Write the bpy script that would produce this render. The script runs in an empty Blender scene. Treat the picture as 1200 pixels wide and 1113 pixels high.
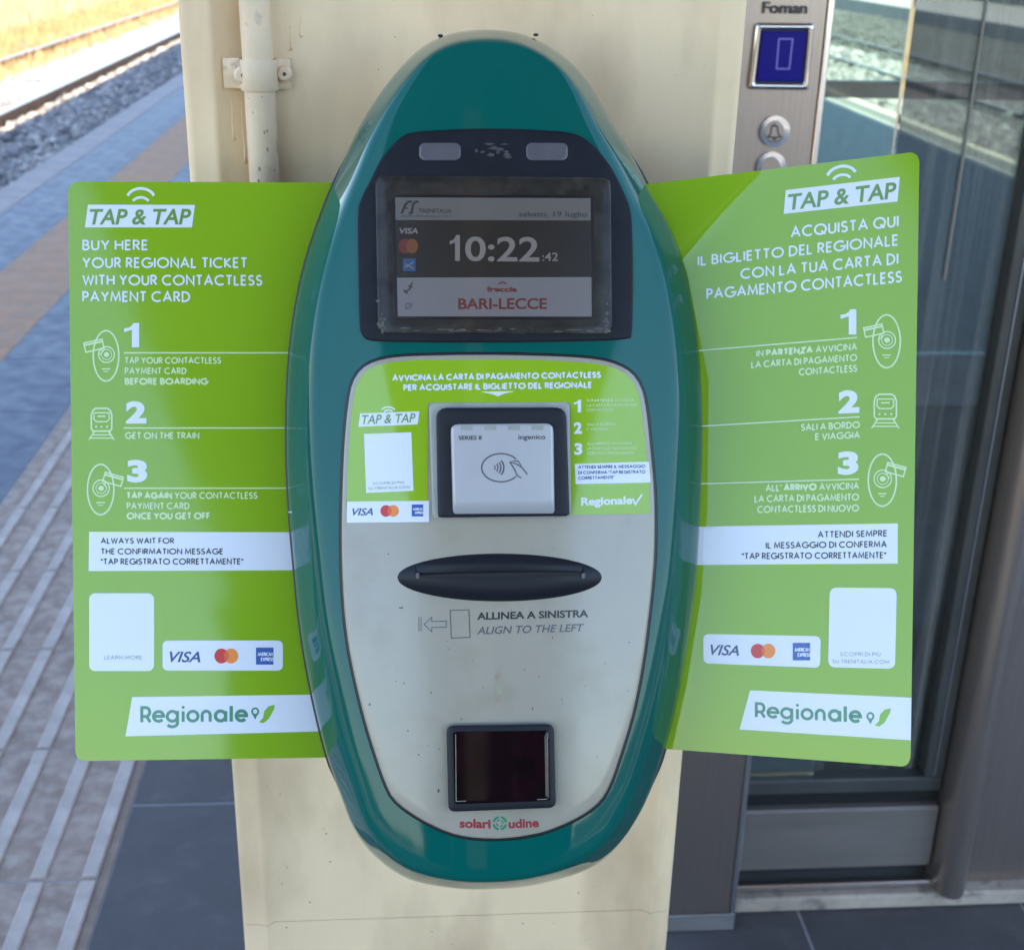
import bpy, math, random
import numpy as np
from mathutils import Matrix, Vector
from math import radians, sin, cos, pi, sqrt, atan2
random.seed(7); rng = np.random.default_rng(7)
sc = bpy.context.scene
COL = sc.collection

# ------------------------------------------------------------------ camera
W, H, F = 1200.0, 1113.0, 1537.0
CXP, CYP = 600.0, 556.5
def _n(v):
    v = np.array(v, float); return v/np.linalg.norm(v)
_t = _n([479-CXP, -87-CYP, F])              # along the tracks, in camera axes (x right, y down, z forward)
_d = _n([511-CXP, 4250-CYP, F]); _d = _n(_d-_t*(_d@_t))   # straight down
_r = np.cross(_d, _t)
RW = np.array([_r, _t, -_d])                 # camera axes -> world
CAM = np.array([0.0, 0.0, 1.56])
cd = bpy.data.cameras.new('camera'); cam = bpy.data.objects.new('camera', cd); COL.objects.link(cam)
Mx = Matrix.Identity(4)
for i in range(3):
    Mx[i][0] = RW[i][0]; Mx[i][1] = -RW[i][1]; Mx[i][2] = -RW[i][2]; Mx[i][3] = CAM[i]
cam.matrix_world = Mx
cd.sensor_fit = 'HORIZONTAL'; cd.sensor_width = 36.0; cd.lens = 36.0*F/W
cd.clip_start = 0.02; cd.clip_end = 2000
cd.dof.use_dof = True; cd.dof.focus_distance = 0.80; cd.dof.aperture_fstop = 15.0
sc.camera = cam

# ------------------------------------------------------------------ light
SUN_DIR = Vector((0.10, -0.45, 1.0)).normalized()      # towards the sun
SUN_EL = math.asin(SUN_DIR.z); SUN_ROT = atan2(SUN_DIR.x, SUN_DIR.y)
world = bpy.data.worlds.new('World'); sc.world = world; world.use_nodes = True
wn = world.node_tree; wn.nodes.clear()
wo = wn.nodes.new('ShaderNodeOutputWorld'); wb = wn.nodes.new('ShaderNodeBackground')
sky = wn.nodes.new('ShaderNodeTexSky'); sky.sky_type = 'NISHITA'; sky.sun_disc = False
sky.sun_elevation = SUN_EL; sky.sun_rotation = SUN_ROT; sky.air_density = 1.0; sky.dust_density = 0.4; sky.ozone_density = 1.6
wb.inputs['Strength'].default_value = 0.15
wn.links.new(sky.outputs[0], wb.inputs[0]); wn.links.new(wb.outputs[0], wo.inputs[0])
sl = bpy.data.lights.new('sun', 'SUN'); sl.energy = 4.2; sl.angle = radians(0.5); sl.color = (1.0, 0.87, 0.70)
so = bpy.data.objects.new('sun', sl); COL.objects.link(so)
so.rotation_euler = SUN_DIR.to_track_quat('Z', 'Y').to_euler(); so.location = (0, 0, 20)
sc.view_settings.view_transform = 'Standard'; sc.view_settings.look = 'None'
sc.view_settings.gamma = 1.0; sc.view_settings.exposure = 2.22; sc.view_settings.use_curve_mapping = False
sc.render.engine = 'CYCLES'
try:
    sc.cycles.max_bounces = 10; sc.cycles.diffuse_bounces = 5; sc.cycles.use_denoising = True
    sc.cycles.caustics_reflective = False; sc.cycles.caustics_refractive = False
    sc.cycles.transparent_max_bounces = 16
except Exception: pass

# ------------------------------------------------------------------ materials
MATS = {}
def nodes_of(name):
    m = bpy.data.materials.new(name); m.use_nodes = True; MATS[name] = m
    nt = m.node_tree; b = nt.nodes['Principled BSDF']
    return m, nt, b
def setin(b, **k):
    for a, v in k.items():
        a = {'rough': 'Roughness', 'metal': 'Metallic', 'spec': 'Specular IOR Level', 'coat': 'Coat Weight',
             'coat_rough': 'Coat Roughness', 'ior': 'IOR', 'emis': 'Emission Strength'}.get(a, a)
        if a in b.inputs: b.inputs[a].default_value = v
def mat(name, col, rough=0.5, metal=0.0, var=0.0, scale=20.0, bump=0.0, bscale=200.0, coat=0.0, coat_rough=0.05,
        col2=None, thresh=None, emis=None, stretch=(1, 1, 1), rvar=0.0, detail=4.0, aniso=0.0, ior=1.5):
    """principled surface: base colour with noise variation, optional second colour in patches, fine bump"""
    m, nt, b = nodes_of(name); N = nt.nodes; L = nt.links
    setin(b, rough=rough, metal=metal, coat=coat, coat_rough=coat_rough, ior=ior)
    if aniso: b.inputs['Anisotropic'].default_value = aniso
    c = (*col, 1.0); b.inputs['Base Color'].default_value = c
    tc = N.new('ShaderNodeTexCoord'); mp = N.new('ShaderNodeMapping'); mp.inputs['Scale'].default_value = stretch
    L.new(tc.outputs['Object'], mp.inputs['Vector'])
    out = None
    if var or col2:
        nz = N.new('ShaderNodeTexNoise'); nz.inputs['Scale'].default_value = scale; nz.inputs['Detail'].default_value = detail
        nz.inputs['Roughness'].default_value = 0.6
        L.new(mp.outputs[0], nz.inputs['Vector'])
        mr = N.new('ShaderNodeMapRange'); mr.inputs[1].default_value = 0.3; mr.inputs[2].default_value = 0.7
        mr.inputs[3].default_value = 1-var; mr.inputs[4].default_value = 1+var
        L.new(nz.outputs[0], mr.inputs[0])
        mx = N.new('ShaderNodeMix'); mx.data_type = 'RGBA'; mx.blend_type = 'MULTIPLY'; mx.inputs[0].default_value = 1.0
        mx.inputs[6].default_value = c; L.new(mr.outputs[0], mx.inputs[7]); out = mx.outputs[2]
        if col2:
            n2 = N.new('ShaderNodeTexNoise'); n2.inputs['Scale'].default_value = scale*2.3; n2.inputs['Detail'].default_value = 6
            L.new(mp.outputs[0], n2.inputs['Vector'])
            t0, t1 = thresh or (0.55, 0.7)
            r2 = N.new('ShaderNodeMapRange'); r2.inputs[1].default_value = t0; r2.inputs[2].default_value = t1
            L.new(n2.outputs[0], r2.inputs[0])
            m2 = N.new('ShaderNodeMix'); m2.data_type = 'RGBA'; L.new(r2.outputs[0], m2.inputs[0])
            L.new(out, m2.inputs[6]); m2.inputs[7].default_value = (*col2, 1); out = m2.outputs[2]
        L.new(out, b.inputs['Base Color'])
    if rvar:
        n4 = N.new('ShaderNodeTexNoise'); n4.inputs['Scale'].default_value = scale*0.7+5; n4.inputs['Detail'].default_value = 6
        L.new(mp.outputs[0], n4.inputs['Vector'])
        r4 = N.new('ShaderNodeMapRange'); r4.inputs[1].default_value = 0.3; r4.inputs[2].default_value = 0.7
        r4.inputs[3].default_value = max(0.0, rough-rvar); r4.inputs[4].default_value = rough+rvar
        L.new(n4.outputs[0], r4.inputs[0]); L.new(r4.outputs[0], b.inputs['Roughness'])
    if bump:
        n3 = N.new('ShaderNodeTexNoise'); n3.inputs['Scale'].default_value = bscale; n3.inputs['Detail'].default_value = 5
        L.new(mp.outputs[0], n3.inputs['Vector'])
        bp = N.new('ShaderNodeBump'); bp.inputs['Strength'].default_value = 0.6; bp.inputs['Distance'].default_value = bump
        L.new(n3.outputs[0], bp.inputs['Height']); L.new(bp.outputs[0], b.inputs['Normal'])
    if emis:
        b.inputs['Emission Color'].default_value = (*emis[0], 1); b.inputs['Emission Strength'].default_value = emis[1]
    return m
def srgb(r, g, b):
    f = lambda c: (c/255/12.92) if c/255 <= 0.04045 else ((c/255+0.055)/1.055)**2.4
    return (f(r), f(g), f(b))

mat('shell_green', (0.0, 0.096, 0.080), rough=0.06, coat=0.0, ior=1.34, coat_rough=0.04, var=0.06, scale=8, bump=0.00006, bscale=45, rvar=0.03)
mat('gasket_black', (0.008, 0.009, 0.010), rough=0.45, bump=0.0001, bscale=600)
mat('plate_grey', (0.345, 0.318, 0.250), rough=0.16, var=0.05, scale=14, rvar=0.05,
    col2=(0.295, 0.265, 0.195), thresh=(0.52, 0.80), bump=0.00003, bscale=500)
mat('bezel_dark', (0.013, 0.014, 0.019), rough=0.42, var=0.15, scale=60, bump=0.00006, bscale=900, ior=1.22)
mat('bezel_glass', (0.034, 0.033, 0.030), ior=1.3, rough=0.2, var=0.45, scale=45, col2=(0.062, 0.057, 0.047), thresh=(0.48, 0.78), rvar=0.08)
mat('black_plastic', (0.011, 0.013, 0.018), ior=1.33, rough=0.42, bump=0.00008, bscale=900)
mat('slot_dark', (0.003, 0.003, 0.004), rough=0.7)
mat('lens_grey', (0.09, 0.088, 0.098), rough=0.25, var=0.1, scale=80)
mat('scuff', (0.045, 0.045, 0.046), rough=0.6, var=0.3, scale=300)
mat('grime_pale', (0.10, 0.09, 0.072), rough=0.6, var=0.35, scale=300)
mat('stain_yellow', (0.325, 0.285, 0.195), rough=0.4, var=0.2, scale=120)
mat('reader_silver', (0.43, 0.43, 0.435), rough=0.33, metal=0.15, var=0.03, scale=40, bump=0.00002, bscale=1500)
mat('reader_frame', (0.32, 0.33, 0.29), rough=0.35, var=0.1, scale=60)
mat('window_black', (0.006, 0.002, 0.003), rough=0.07, var=0.5, scale=30, rvar=0.03, col2=(0.012, 0.002, 0.005), thresh=(0.45, 0.7), ior=1.35)
mat('sign_green', (0.225, 0.400, 0.014), ior=1.45, rough=0.09, var=0.03, scale=6, bump=0.00003, bscale=18, rvar=0.03)
mat('sign_edge', (0.55, 0.68, 0.42), rough=0.4)
mat('sticker_green', (0.265, 0.45, 0.018), rough=0.06, var=0.03, scale=30, bump=0.00003, bscale=60, rvar=0.02)
mat('ink_white', (0.68, 0.72, 0.78), rough=0.2)
mat('ink_pale', (0.58, 0.72, 0.38), rough=0.2)
mat('ink_green', (0.14, 0.27, 0.05), rough=0.2)
mat('ink_regionale', (0.03, 0.22, 0.12), rough=0.2)
mat('ink_leaf', (0.18, 0.42, 0.03), rough=0.2)
mat('ink_black', (0.022, 0.024, 0.030), rough=0.3)
mat('ink_grey', (0.085, 0.09, 0.10), rough=0.3)
mat('ink_lightgrey', (0.30, 0.34, 0.30), rough=0.3)
mat('ink_blue', (0.014, 0.05, 0.20), rough=0.25)
mat('ink_cardblue', (0.010, 0.08, 0.35), rough=0.25)
mat('ink_red', (0.55, 0.012, 0.015), rough=0.25)
mat('ink_orange', (0.80, 0.22, 0.02), rough=0.25)
mat('ink_redorange', (0.72, 0.09, 0.015), rough=0.25)
mat('ink_darkred', (0.28, 0.015, 0.03), rough=0.3)
def scrmat(name, col, e):
    return mat(name, tuple(c*0.4 for c in col), rough=0.35, emis=(col, e))
SE = 0.15
scrmat('screen_white', (0.105, 0.110, 0.115), SE); scrmat('screen_light', (0.145, 0.150, 0.175), SE)
scrmat('screen_black', (0.011, 0.010, 0.008), SE); scrmat('screen_digits', (0.17, 0.165, 0.17), SE)
scrmat('screen_red', (0.10, 0.018, 0.015), SE); scrmat('screen_ink', (0.02, 0.02, 0.02), SE)
scrmat('screen_orange', (0.13, 0.05, 0.01), SE); scrmat('screen_blue', (0.02, 0.06, 0.16), SE)
mat('screen_gap', (0.003, 0.003, 0.004), rough=0.3)
# the cover glass of the display
mg, nt, b = nodes_of('cover_glass'); nt.nodes.remove(b); N = nt.nodes; L = nt.links
tr = N.new('ShaderNodeBsdfTransparent'); gl = N.new('ShaderNodeBsdfGlossy'); mxs = N.new('ShaderNodeMixShader'); fr = N.new('ShaderNodeFresnel')
gl.inputs['Roughness'].default_value = 0.12; tr.inputs[0].default_value = (0.88, 0.88, 0.88, 1)
fr.inputs['IOR'].default_value = 1.4
L.new(fr.outputs[0], mxs.inputs[0]); L.new(tr.outputs[0], mxs.inputs[1]); L.new(gl.outputs[0], mxs.inputs[2])
L.new(mxs.outputs[0], N['Material Output'].inputs[0])
def glassmat(name, tint, rough, ior, smear):
    mg, nt, b = nodes_of(name); nt.nodes.remove(b); N = nt.nodes; L = nt.links
    tr = N.new('ShaderNodeBsdfTransparent'); gl = N.new('ShaderNodeBsdfGlossy'); mxs = N.new('ShaderNodeMixShader'); fr = N.new('ShaderNodeFresnel')
    gl.inputs['Roughness'].default_value = rough; tr.inputs[0].default_value = (*tint, 1); fr.inputs['IOR'].default_value = ior
    df = N.new('ShaderNodeBsdfDiffuse'); df.inputs[0].default_value = (0.5, 0.52, 0.48, 1)
    tc = N.new('ShaderNodeTexCoord'); mp = N.new('ShaderNodeMapping'); mp.inputs['Scale'].default_value = (28, 1, 0.35)
    nz = N.new('ShaderNodeTexNoise'); nz.inputs['Scale'].default_value = 1.6; nz.inputs['Detail'].default_value = 8; nz.inputs['Roughness'].default_value = 0.65
    rp = N.new('ShaderNodeMapRange'); rp.inputs[1].default_value = 0.48; rp.inputs[2].default_value = 0.78; rp.inputs[3].default_value = smear*0.16; rp.inputs[4].default_value = smear
    L.new(tc.outputs['Object'], mp.inputs[0]); L.new(mp.outputs[0], nz.inputs[0]); L.new(nz.outputs[0], rp.inputs[0])
    m2 = N.new('ShaderNodeMixShader'); L.new(rp.outputs[0], m2.inputs[0]); L.new(tr.outputs[0], m2.inputs[1]); L.new(df.outputs[0], m2.inputs[2])
    L.new(fr.outputs[0], mxs.inputs[0]); L.new(m2.outputs[0], mxs.inputs[1]); L.new(gl.outputs[0], mxs.inputs[2])
    L.new(mxs.outputs[0], N['Material Output'].inputs[0])
    return mg
glassmat('lift_glass', (0.84, 0.92, 0.89), 0.02, 1.5, 0.10)
glassmat('door_glass', (0.40, 0.46, 0.47), 0.02, 1.7, 0.50)
mat('column_cream', (0.86, 0.645, 0.39), rough=0.48, var=0.09, scale=6, col2=(0.60, 0.43, 0.25), thresh=(0.46, 0.74),
    bump=0.0016, bscale=26, stretch=(1, 1, 0.45), rvar=0.08)
mat('column_crease', (0.66, 0.58, 0.43), rough=0.5, var=0.06, scale=9, bump=0.0005, bscale=60)
mat('conduit_paint', (0.74, 0.57, 0.38), rough=0.5, var=0.10, scale=25, bump=0.0007, bscale=55, col2=(0.36, 0.25, 0.16), thresh=(0.60, 0.74))
mat('paint_wear', (0.30, 0.21, 0.14), rough=0.7, var=0.3, scale=200)
mat('screw_dark', (0.05, 0.045, 0.04), rough=0.6)
mat('stainless', (0.46, 0.385, 0.335), rough=0.34, metal=0.9, var=0.06, scale=4, stretch=(60, 60, 1.2), rvar=0.05, aniso=0.4)
mat('stainless_dark', (0.52, 0.51, 0.50), rough=0.42, metal=0.85, var=0.2, scale=3, stretch=(1.5, 1, 8), rvar=0.08)
mat('stainless_bright', (0.62, 0.60, 0.58), rough=0.22, metal=0.95)
mat('edge_bright', (0.85, 0.83, 0.80), rough=0.22, metal=1.0)
mat('stainless_dull', (0.24, 0.215, 0.195), rough=0.5, metal=0.45, var=0.12, scale=3, stretch=(1, 1, 9))
mat('slab_dull', (0.15, 0.16, 0.155), rough=0.8, var=0.2, scale=3)
mat('chrome', (0.7, 0.7, 0.7), rough=0.12, metal=1.0)
mat('door_frame_dark', (0.11, 0.115, 0.11), rough=0.4, metal=0.5, var=0.2, scale=6)
mat('groove_black', (0.01, 0.012, 0.012), rough=0.5)
mat('concrete_sill', (0.47, 0.39, 0.31), rough=0.8, var=0.25, scale=12, bump=0.001, bscale=150, col2=(0.14, 0.13, 0.12), thresh=(0.55, 0.75))
mat('display_blue', (0.002, 0.002, 0.05), rough=0.3, ior=1.25, emis=((0.003, 0.002, 0.13), 0.22))
mat('display_digit', (0.05, 0.05, 0.16), rough=0.2, emis=((0.06, 0.05, 0.22), 0.4))
mat('tile_dark', (0.082, 0.079, 0.082), rough=0.55, var=0.14, scale=9, bump=0.0005, bscale=120, col2=(0.125, 0.12, 0.12), thresh=(0.55, 0.78), rvar=0.1)
mat('tile_blue_sheen', (0.072, 0.092, 0.138), rough=0.5, var=0.12, scale=9, bump=0.0005, bscale=120, col2=(0.10, 0.12, 0.155), thresh=(0.6, 0.8), rvar=0.1)  # blue-grey tile, with grazing sky reflection put into the colour
mat('tile_brown', (0.44, 0.245, 0.14), rough=0.7, var=0.15, scale=7, bump=0.0008, bscale=120, col2=(0.27, 0.225, 0.16), thresh=(0.5, 0.7))
mat('tactile_base', (0.335, 0.25, 0.20), rough=0.75, var=0.22, scale=11, bump=0.0007, bscale=140, col2=(0.46, 0.375, 0.31), thresh=(0.42, 0.66))
mat('tactile_rib', (0.51, 0.44, 0.385), rough=0.7, var=0.2, scale=14, bump=0.0005, bscale=160)
mat('tactile_border', (0.28, 0.215, 0.17), rough=0.8, var=0.25, scale=20, bump=0.0005, bscale=160)
mat('edge_stone', (0.36, 0.33, 0.315), rough=0.75, var=0.14, scale=5, bump=0.001, bscale=90, col2=(0.23, 0.22, 0.22), thresh=(0.55, 0.75))
mat('joint_grout', (0.34, 0.33, 0.33), rough=0.9, var=0.2, scale=20)
mat('yellow_line', (0.62, 0.58, 0.44), rough=0.7, var=0.2, scale=6)
mat('platform_side', (0.25, 0.24, 0.22), rough=0.85, var=0.2, scale=4, bump=0.002, bscale=30)
mat('ballast_ground', (0.20, 0.19, 0.18), rough=0.95, var=0.5, scale=14, bump=0.03, bscale=22, detail=8)
mat('ballast_stone', (0.30, 0.29, 0.275), rough=0.9, var=0.35, scale=3.0, bump=0.002, bscale=60)
mat('ballast_shaded', (0.10, 0.10, 0.092), rough=0.9, var=0.4, scale=5.0, bump=0.004, bscale=50)  # same ballast farther off, its shade put into the colour
mat('rail_rust', (0.16, 0.085, 0.045), rough=0.7, var=0.2, scale=9, bump=0.0006, bscale=80)
mat('rail_top', (0.40, 0.36, 0.33), rough=0.3, metal=0.9, var=0.1, scale=9)
mat('sleeper_concrete', (0.30, 0.27, 0.23), rough=0.9, var=0.2, scale=6, bump=0.001, bscale=60)
mat('earth_dry', (0.22, 0.14, 0.07), rough=0.95, var=0.3, scale=3, bump=0.02, bscale=9, col2=(0.30, 0.22, 0.14), thresh=(0.45, 0.7))
mat('straw', (0.50, 0.33, 0.15), rough=0.9, var=0.4, scale=2.5)
mat('straw_pale', (0.50, 0.38, 0.23), rough=0.9, var=0.3, scale=1.5)
mat('wall_far', (0.40, 0.36, 0.30), rough=0.9, var=0.2, scale=0.8, bump=0.004, bscale=6)
mat('fence_board', (0.13, 0.10, 0.075), rough=0.9, var=0.4, scale=1.5, stretch=(1, 4, 0.3))
mat('streak_pale', (0.30, 0.29, 0.25), rough=0.5)
mat('fence_rust', (0.10, 0.075, 0.055), rough=0.8)
mat('blocker_dark', (0.055, 0.06, 0.065), rough=0.6, var=0.2, scale=1.0)
mat('canopy_white', (0.26, 0.215, 0.165), rough=0.7, var=0.08, scale=1.0)
mat('hedge_leaf', (0.05, 0.075, 0.025), rough=0.7, var=0.4, scale=1.5)

# ------------------------------------------------------------------ object helpers
def link(o, parent=None):
    COL.objects.link(o)
    if parent: o.parent = parent
    return o
def build(name, V, Fc, m, parent=None, smooth=False, auto=None):
    me = bpy.data.meshes.new(name)
    P = parent_loc(parent)
    V = [tuple(np.array(v, float)-P) for v in V]
    me.from_pydata(V, [], Fc); me.update()
    ms = m if isinstance(m, list) else [m]
    for k in ms: me.materials.append(MATS[k])
    if smooth:
        me.polygons.foreach_set('use_smooth', [True]*len(me.polygons))
        if auto is not None:
            try: me.set_sharp_from_angle(angle=radians(auto))
            except Exception: pass
    o = bpy.data.objects.new(name, me); link(o, parent)
    if parent is None: pass
    return o
def parent_loc(p):
    L_ = np.zeros(3)
    while p is not None:
        L_ = L_+np.array(p.location); p = p.parent
    return L_
def root(name, loc, label, cat, group=None, kind=None):
    o = bpy.data.objects.new(name, None); COL.objects.link(o); o.location = loc; o.empty_display_size = 0.1
    tag(o, label, cat, group, kind); return o
def tag(o, label=None, cat=None, group=None, kind=None):
    if label: o['label'] = label
    if cat: o['category'] = cat
    if group: o['group'] = group
    if kind: o['kind'] = kind
    return o
def box_vf(x0, x1, y0, y1, z0, z1, c=0.0):
    """box, with all edges chamfered by c"""
    if c <= 0:
        V = [(x, y, z) for x in (x0, x1) for y in (y0, y1) for z in (z0, z1)]
        Fc = [(0, 1, 3, 2), (4, 6, 7, 5), (0, 4, 5, 1), (2, 3, 7, 6), (0, 2, 6, 4), (1, 5, 7, 3)]
        return V, Fc
    V = []; idx = {}
    X = (x0, x1); Y = (y0, y1); Z = (z0, z1)
    for i in (0, 1):
        for j in (0, 1):
            for k in (0, 1):
                sx, sy, sz = (1 if i == 0 else -1), (1 if j == 0 else -1), (1 if k == 0 else -1)
                for a in range(3):
                    p = [X[i]+sx*c, Y[j]+sy*c, Z[k]+sz*c]
                    p[a] = (X[i], Y[j], Z[k])[a]
                    idx[(i, j, k, a)] = len(V); V.append(tuple(p))
    Fc = []
    for i in (0, 1): Fc.append([idx[(i, j, k, 0)] for j, k in ((0, 0), (1, 0), (1, 1), (0, 1))][::(-1 if i == 0 else 1)])
    for j in (0, 1): Fc.append([idx[(i, j, k, 1)] for i, k in ((0, 0), (1, 0), (1, 1), (0, 1))][::(1 if j == 0 else -1)])
    for k in (0, 1): Fc.append([idx[(i, j, k, 2)] for i, j in ((0, 0), (1, 0), (1, 1), (0, 1))][::(-1 if k == 0 else 1)])
    for a in range(3):
        b_, c_ = [q for q in range(3) if q != a]
        for s in (0, 1):
            for t in (0, 1):
                q = [0, 0, 0]; q[b_] = s; q[c_] = t
                q0 = list(q); q1 = list(q); q0[a] = 0; q1[a] = 1
                f = [idx[(*q0, b_)], idx[(*q1, b_)], idx[(*q1, c_)], idx[(*q0, c_)]]
                Fc.append(f)
    for i in (0, 1):
        for j in (0, 1):
            for k in (0, 1):
                Fc.append([idx[(i, j, k, 0)], idx[(i, j, k, 1)], idx[(i, j, k, 2)]])
    return V, Fc
def box(name, x0, x1, y0, y1, z0, z1, m, parent=None, c=0.0):
    V, Fc = box_vf(x0, x1, y0, y1, z0, z1, c)
    o = build(name, V, Fc, m, parent)
    if c > 0: fixn(o)
    return o
def fixn(o):
    import bmesh
    bm = bmesh.new(); bm.from_mesh(o.data); bmesh.ops.recalc_face_normals(bm, faces=bm.faces); bm.to_mesh(o.data); bm.free()
def tube_vf(path, r, seg=20, V=None, Fc=None, caps=True):
    V = [] if V is None else V; Fc = [] if Fc is None else Fc
    base = len(V); n = len(path)
    rs = r if isinstance(r, (list, tuple)) else [r]*n
    for i, p in enumerate(path):
        p = Vector(p); a = Vector(path[max(0, i-1)]); c = Vector(path[min(n-1, i+1)])
        d = (c-a).normalized(); up = Vector((0, 0, 1)) if abs(d.z) < 0.9 else Vector((1, 0, 0))
        u = d.cross(up).normalized(); v = u.cross(d)
        for k in range(seg):
            t = 2*pi*k/seg; V.append(tuple(p+(u*cos(t)+v*sin(t))*rs[i]))
    for i in range(n-1):
        for k in range(seg):
            a = base+i*seg+k; b_ = base+i*seg+(k+1) % seg
            Fc.append((a, b_, b_+seg, a+seg))
    if caps:
        Fc.append(tuple(range(base, base+seg))); Fc.append(tuple(range(base+(n-1)*seg, base+n*seg)))
    return V, Fc

# ------------------------------------------------------------------ the inclined face of the validator
TAU = radians(20.0)
PN = np.array([0, -cos(TAU), sin(TAU)])      # out of the face, towards the person using it
PV = np.array([0, sin(TAU), cos(TAU)])       # up the face
PU = np.array([1.0, 0, 0])
def ray(px, py): return RW@np.array([px-CXP, py-CYP, F])
D0 = 0.80/F
PC = CAM+ray(580, 540)*D0                    # centre of the face
def onplane(px, py, n=0.0):
    q = ray(px, py); s = ((PC+PN*n-CAM)@PN)/(q@PN); return CAM+q*s
KD = 0.78
def dome(P): x = (P-PC)@PU; return -KD*x*x
N0 = 0.050
def face(px, py, off=0.0):
    """point on the gently cylindrical front of the validator, off metres above it"""
    P = onplane(px, py, N0+off)
    for _ in range(3): P = onplane(px, py, N0+off+dome(P))
    return P
def catmull(pts, per=6):
    n = len(pts); out = []
    P = np.array(pts, float)
    for i in range(n):
        p0, p1, p2, p3 = P[(i-1) % n], P[i], P[(i+1) % n], P[(i+2) % n]
        for k in range(per):
            t = k/per
            out.append(0.5*((2*p1)+(-p0+p2)*t+(2*p0-5*p1+4*p2-p3)*t*t+(-p0+3*p1-3*p2+p3)*t**3))
    return np.array(out)
def resample(P, n):
    Q = np.vstack([P, P[:1]]); s = np.r_[0, np.cumsum(np.linalg.norm(np.diff(Q, axis=0), axis=1))]
    t = np.linspace(0, s[-1], n+1)[:-1]
    return np.c_[np.interp(t, s, Q[:, 0]), np.interp(t, s, Q[:, 1])]
def inset(P, d):
    """move a closed outline inwards by d pixels"""
    A = np.roll(P, 1, 0); B = np.roll(P, -1, 0); T = B-A; T /= np.linalg.norm(T, axis=1)[:, None]+1e-9
    Nn = np.c_[-T[:, 1], T[:, 0]]; c = P.mean(0)
    if np.sum(Nn*(c-P)) < 0: Nn = -Nn
    return P+Nn*d
def rings(R3, cap_front=True, cap_back=False):
    """R3: list of rings of 3-D points, back to front"""
    V = []; Fc = []; n = len(R3[0])
    for R_ in R3: V += [tuple(p) for p in R_]
    for i in range(len(R3)-1):
        for k in range(n):
            a = i*n+k; b_ = i*n+(k+1) % n
            Fc.append((a, b_, b_+n, a+n))
    if cap_front:
        base = (len(R3)-1)*n; V.append(tuple(np.mean(R3[-1], axis=0))); c = len(V)-1
        for k in range(n): Fc.append((base+k, base+(k+1) % n, c))
    if cap_back:
        V.append(tuple(np.mean(R3[0], axis=0))); c = len(V)-1
        for k in range(n): Fc.append(((k+1) % n, k, c))
    return V, Fc
def plate(name, outline, m, parent, off, thick, bevel=1.6, shrink=(0.9, 0.75, 0.6, 0.45, 0.3, 0.15), surf=face, smooth=True, auto=40):
    """a thin moulded plate with a rounded rim lying on the face"""
    O = outline; c = (O.min(0)+O.max(0))/2
    R3 = [[surf(*p, off-thick) for p in O], [surf(*p, off-0.0006) for p in inset(O, 0.0)],
          [surf(*p, off-0.00015) for p in inset(O, bevel*0.45)], [surf(*p, off) for p in inset(O, bevel)]]
    I = inset(O, bevel)
    for s in shrink: R3.append([surf(*(c+(p-c)*s), off) for p in I])
    V, Fc = rings(R3)
    o = build(name, V, Fc, m, parent, smooth=smooth, auto=auto); fixn_out(o); return o
def fixn_out(o):
    fixn(o)
def rrect(x0, y0, x1, y1, r, n=6, skew=0.0):
    pts = []
    for cx, cy, a0 in ((x1-r, y0+r, -90), (x1-r, y1-r, 0), (x0+r, y1-r, 90), (x0+r, y0+r, 180)):
        for k in range(n+1):
            a = radians(a0+90*k/n); pts.append((cx+r*cos(a), cy+r*sin(a)))
    P = np.array(pts); P[:, 1] += skew*(P[:, 0]-(x0+x1)/2); return P
def quadrect(q, r, n=6):
    """rounded quadrilateral with corners q (tl, tr, br, bl) in pixels; r per corner"""
    q = np.array(q, float); out = []
    rr = r if isinstance(r, (list, tuple)) else [r]*4
    for i in range(4):
        p = q[i]; a = q[i-1]-p; b_ = q[(i+1) % 4]-p; a /= np.linalg.norm(a); b_ /= np.linalg.norm(b_)
        if rr[i] <= 0: out.append(p); continue
        s = p+a*rr[i]; e = p+b_*rr[i]
        for k in range(n+1):
            t = k/n; out.append(s*(1-t)**2+2*p*t*(1-t)*1.0+e*t*t)
    return np.array(out)

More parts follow.
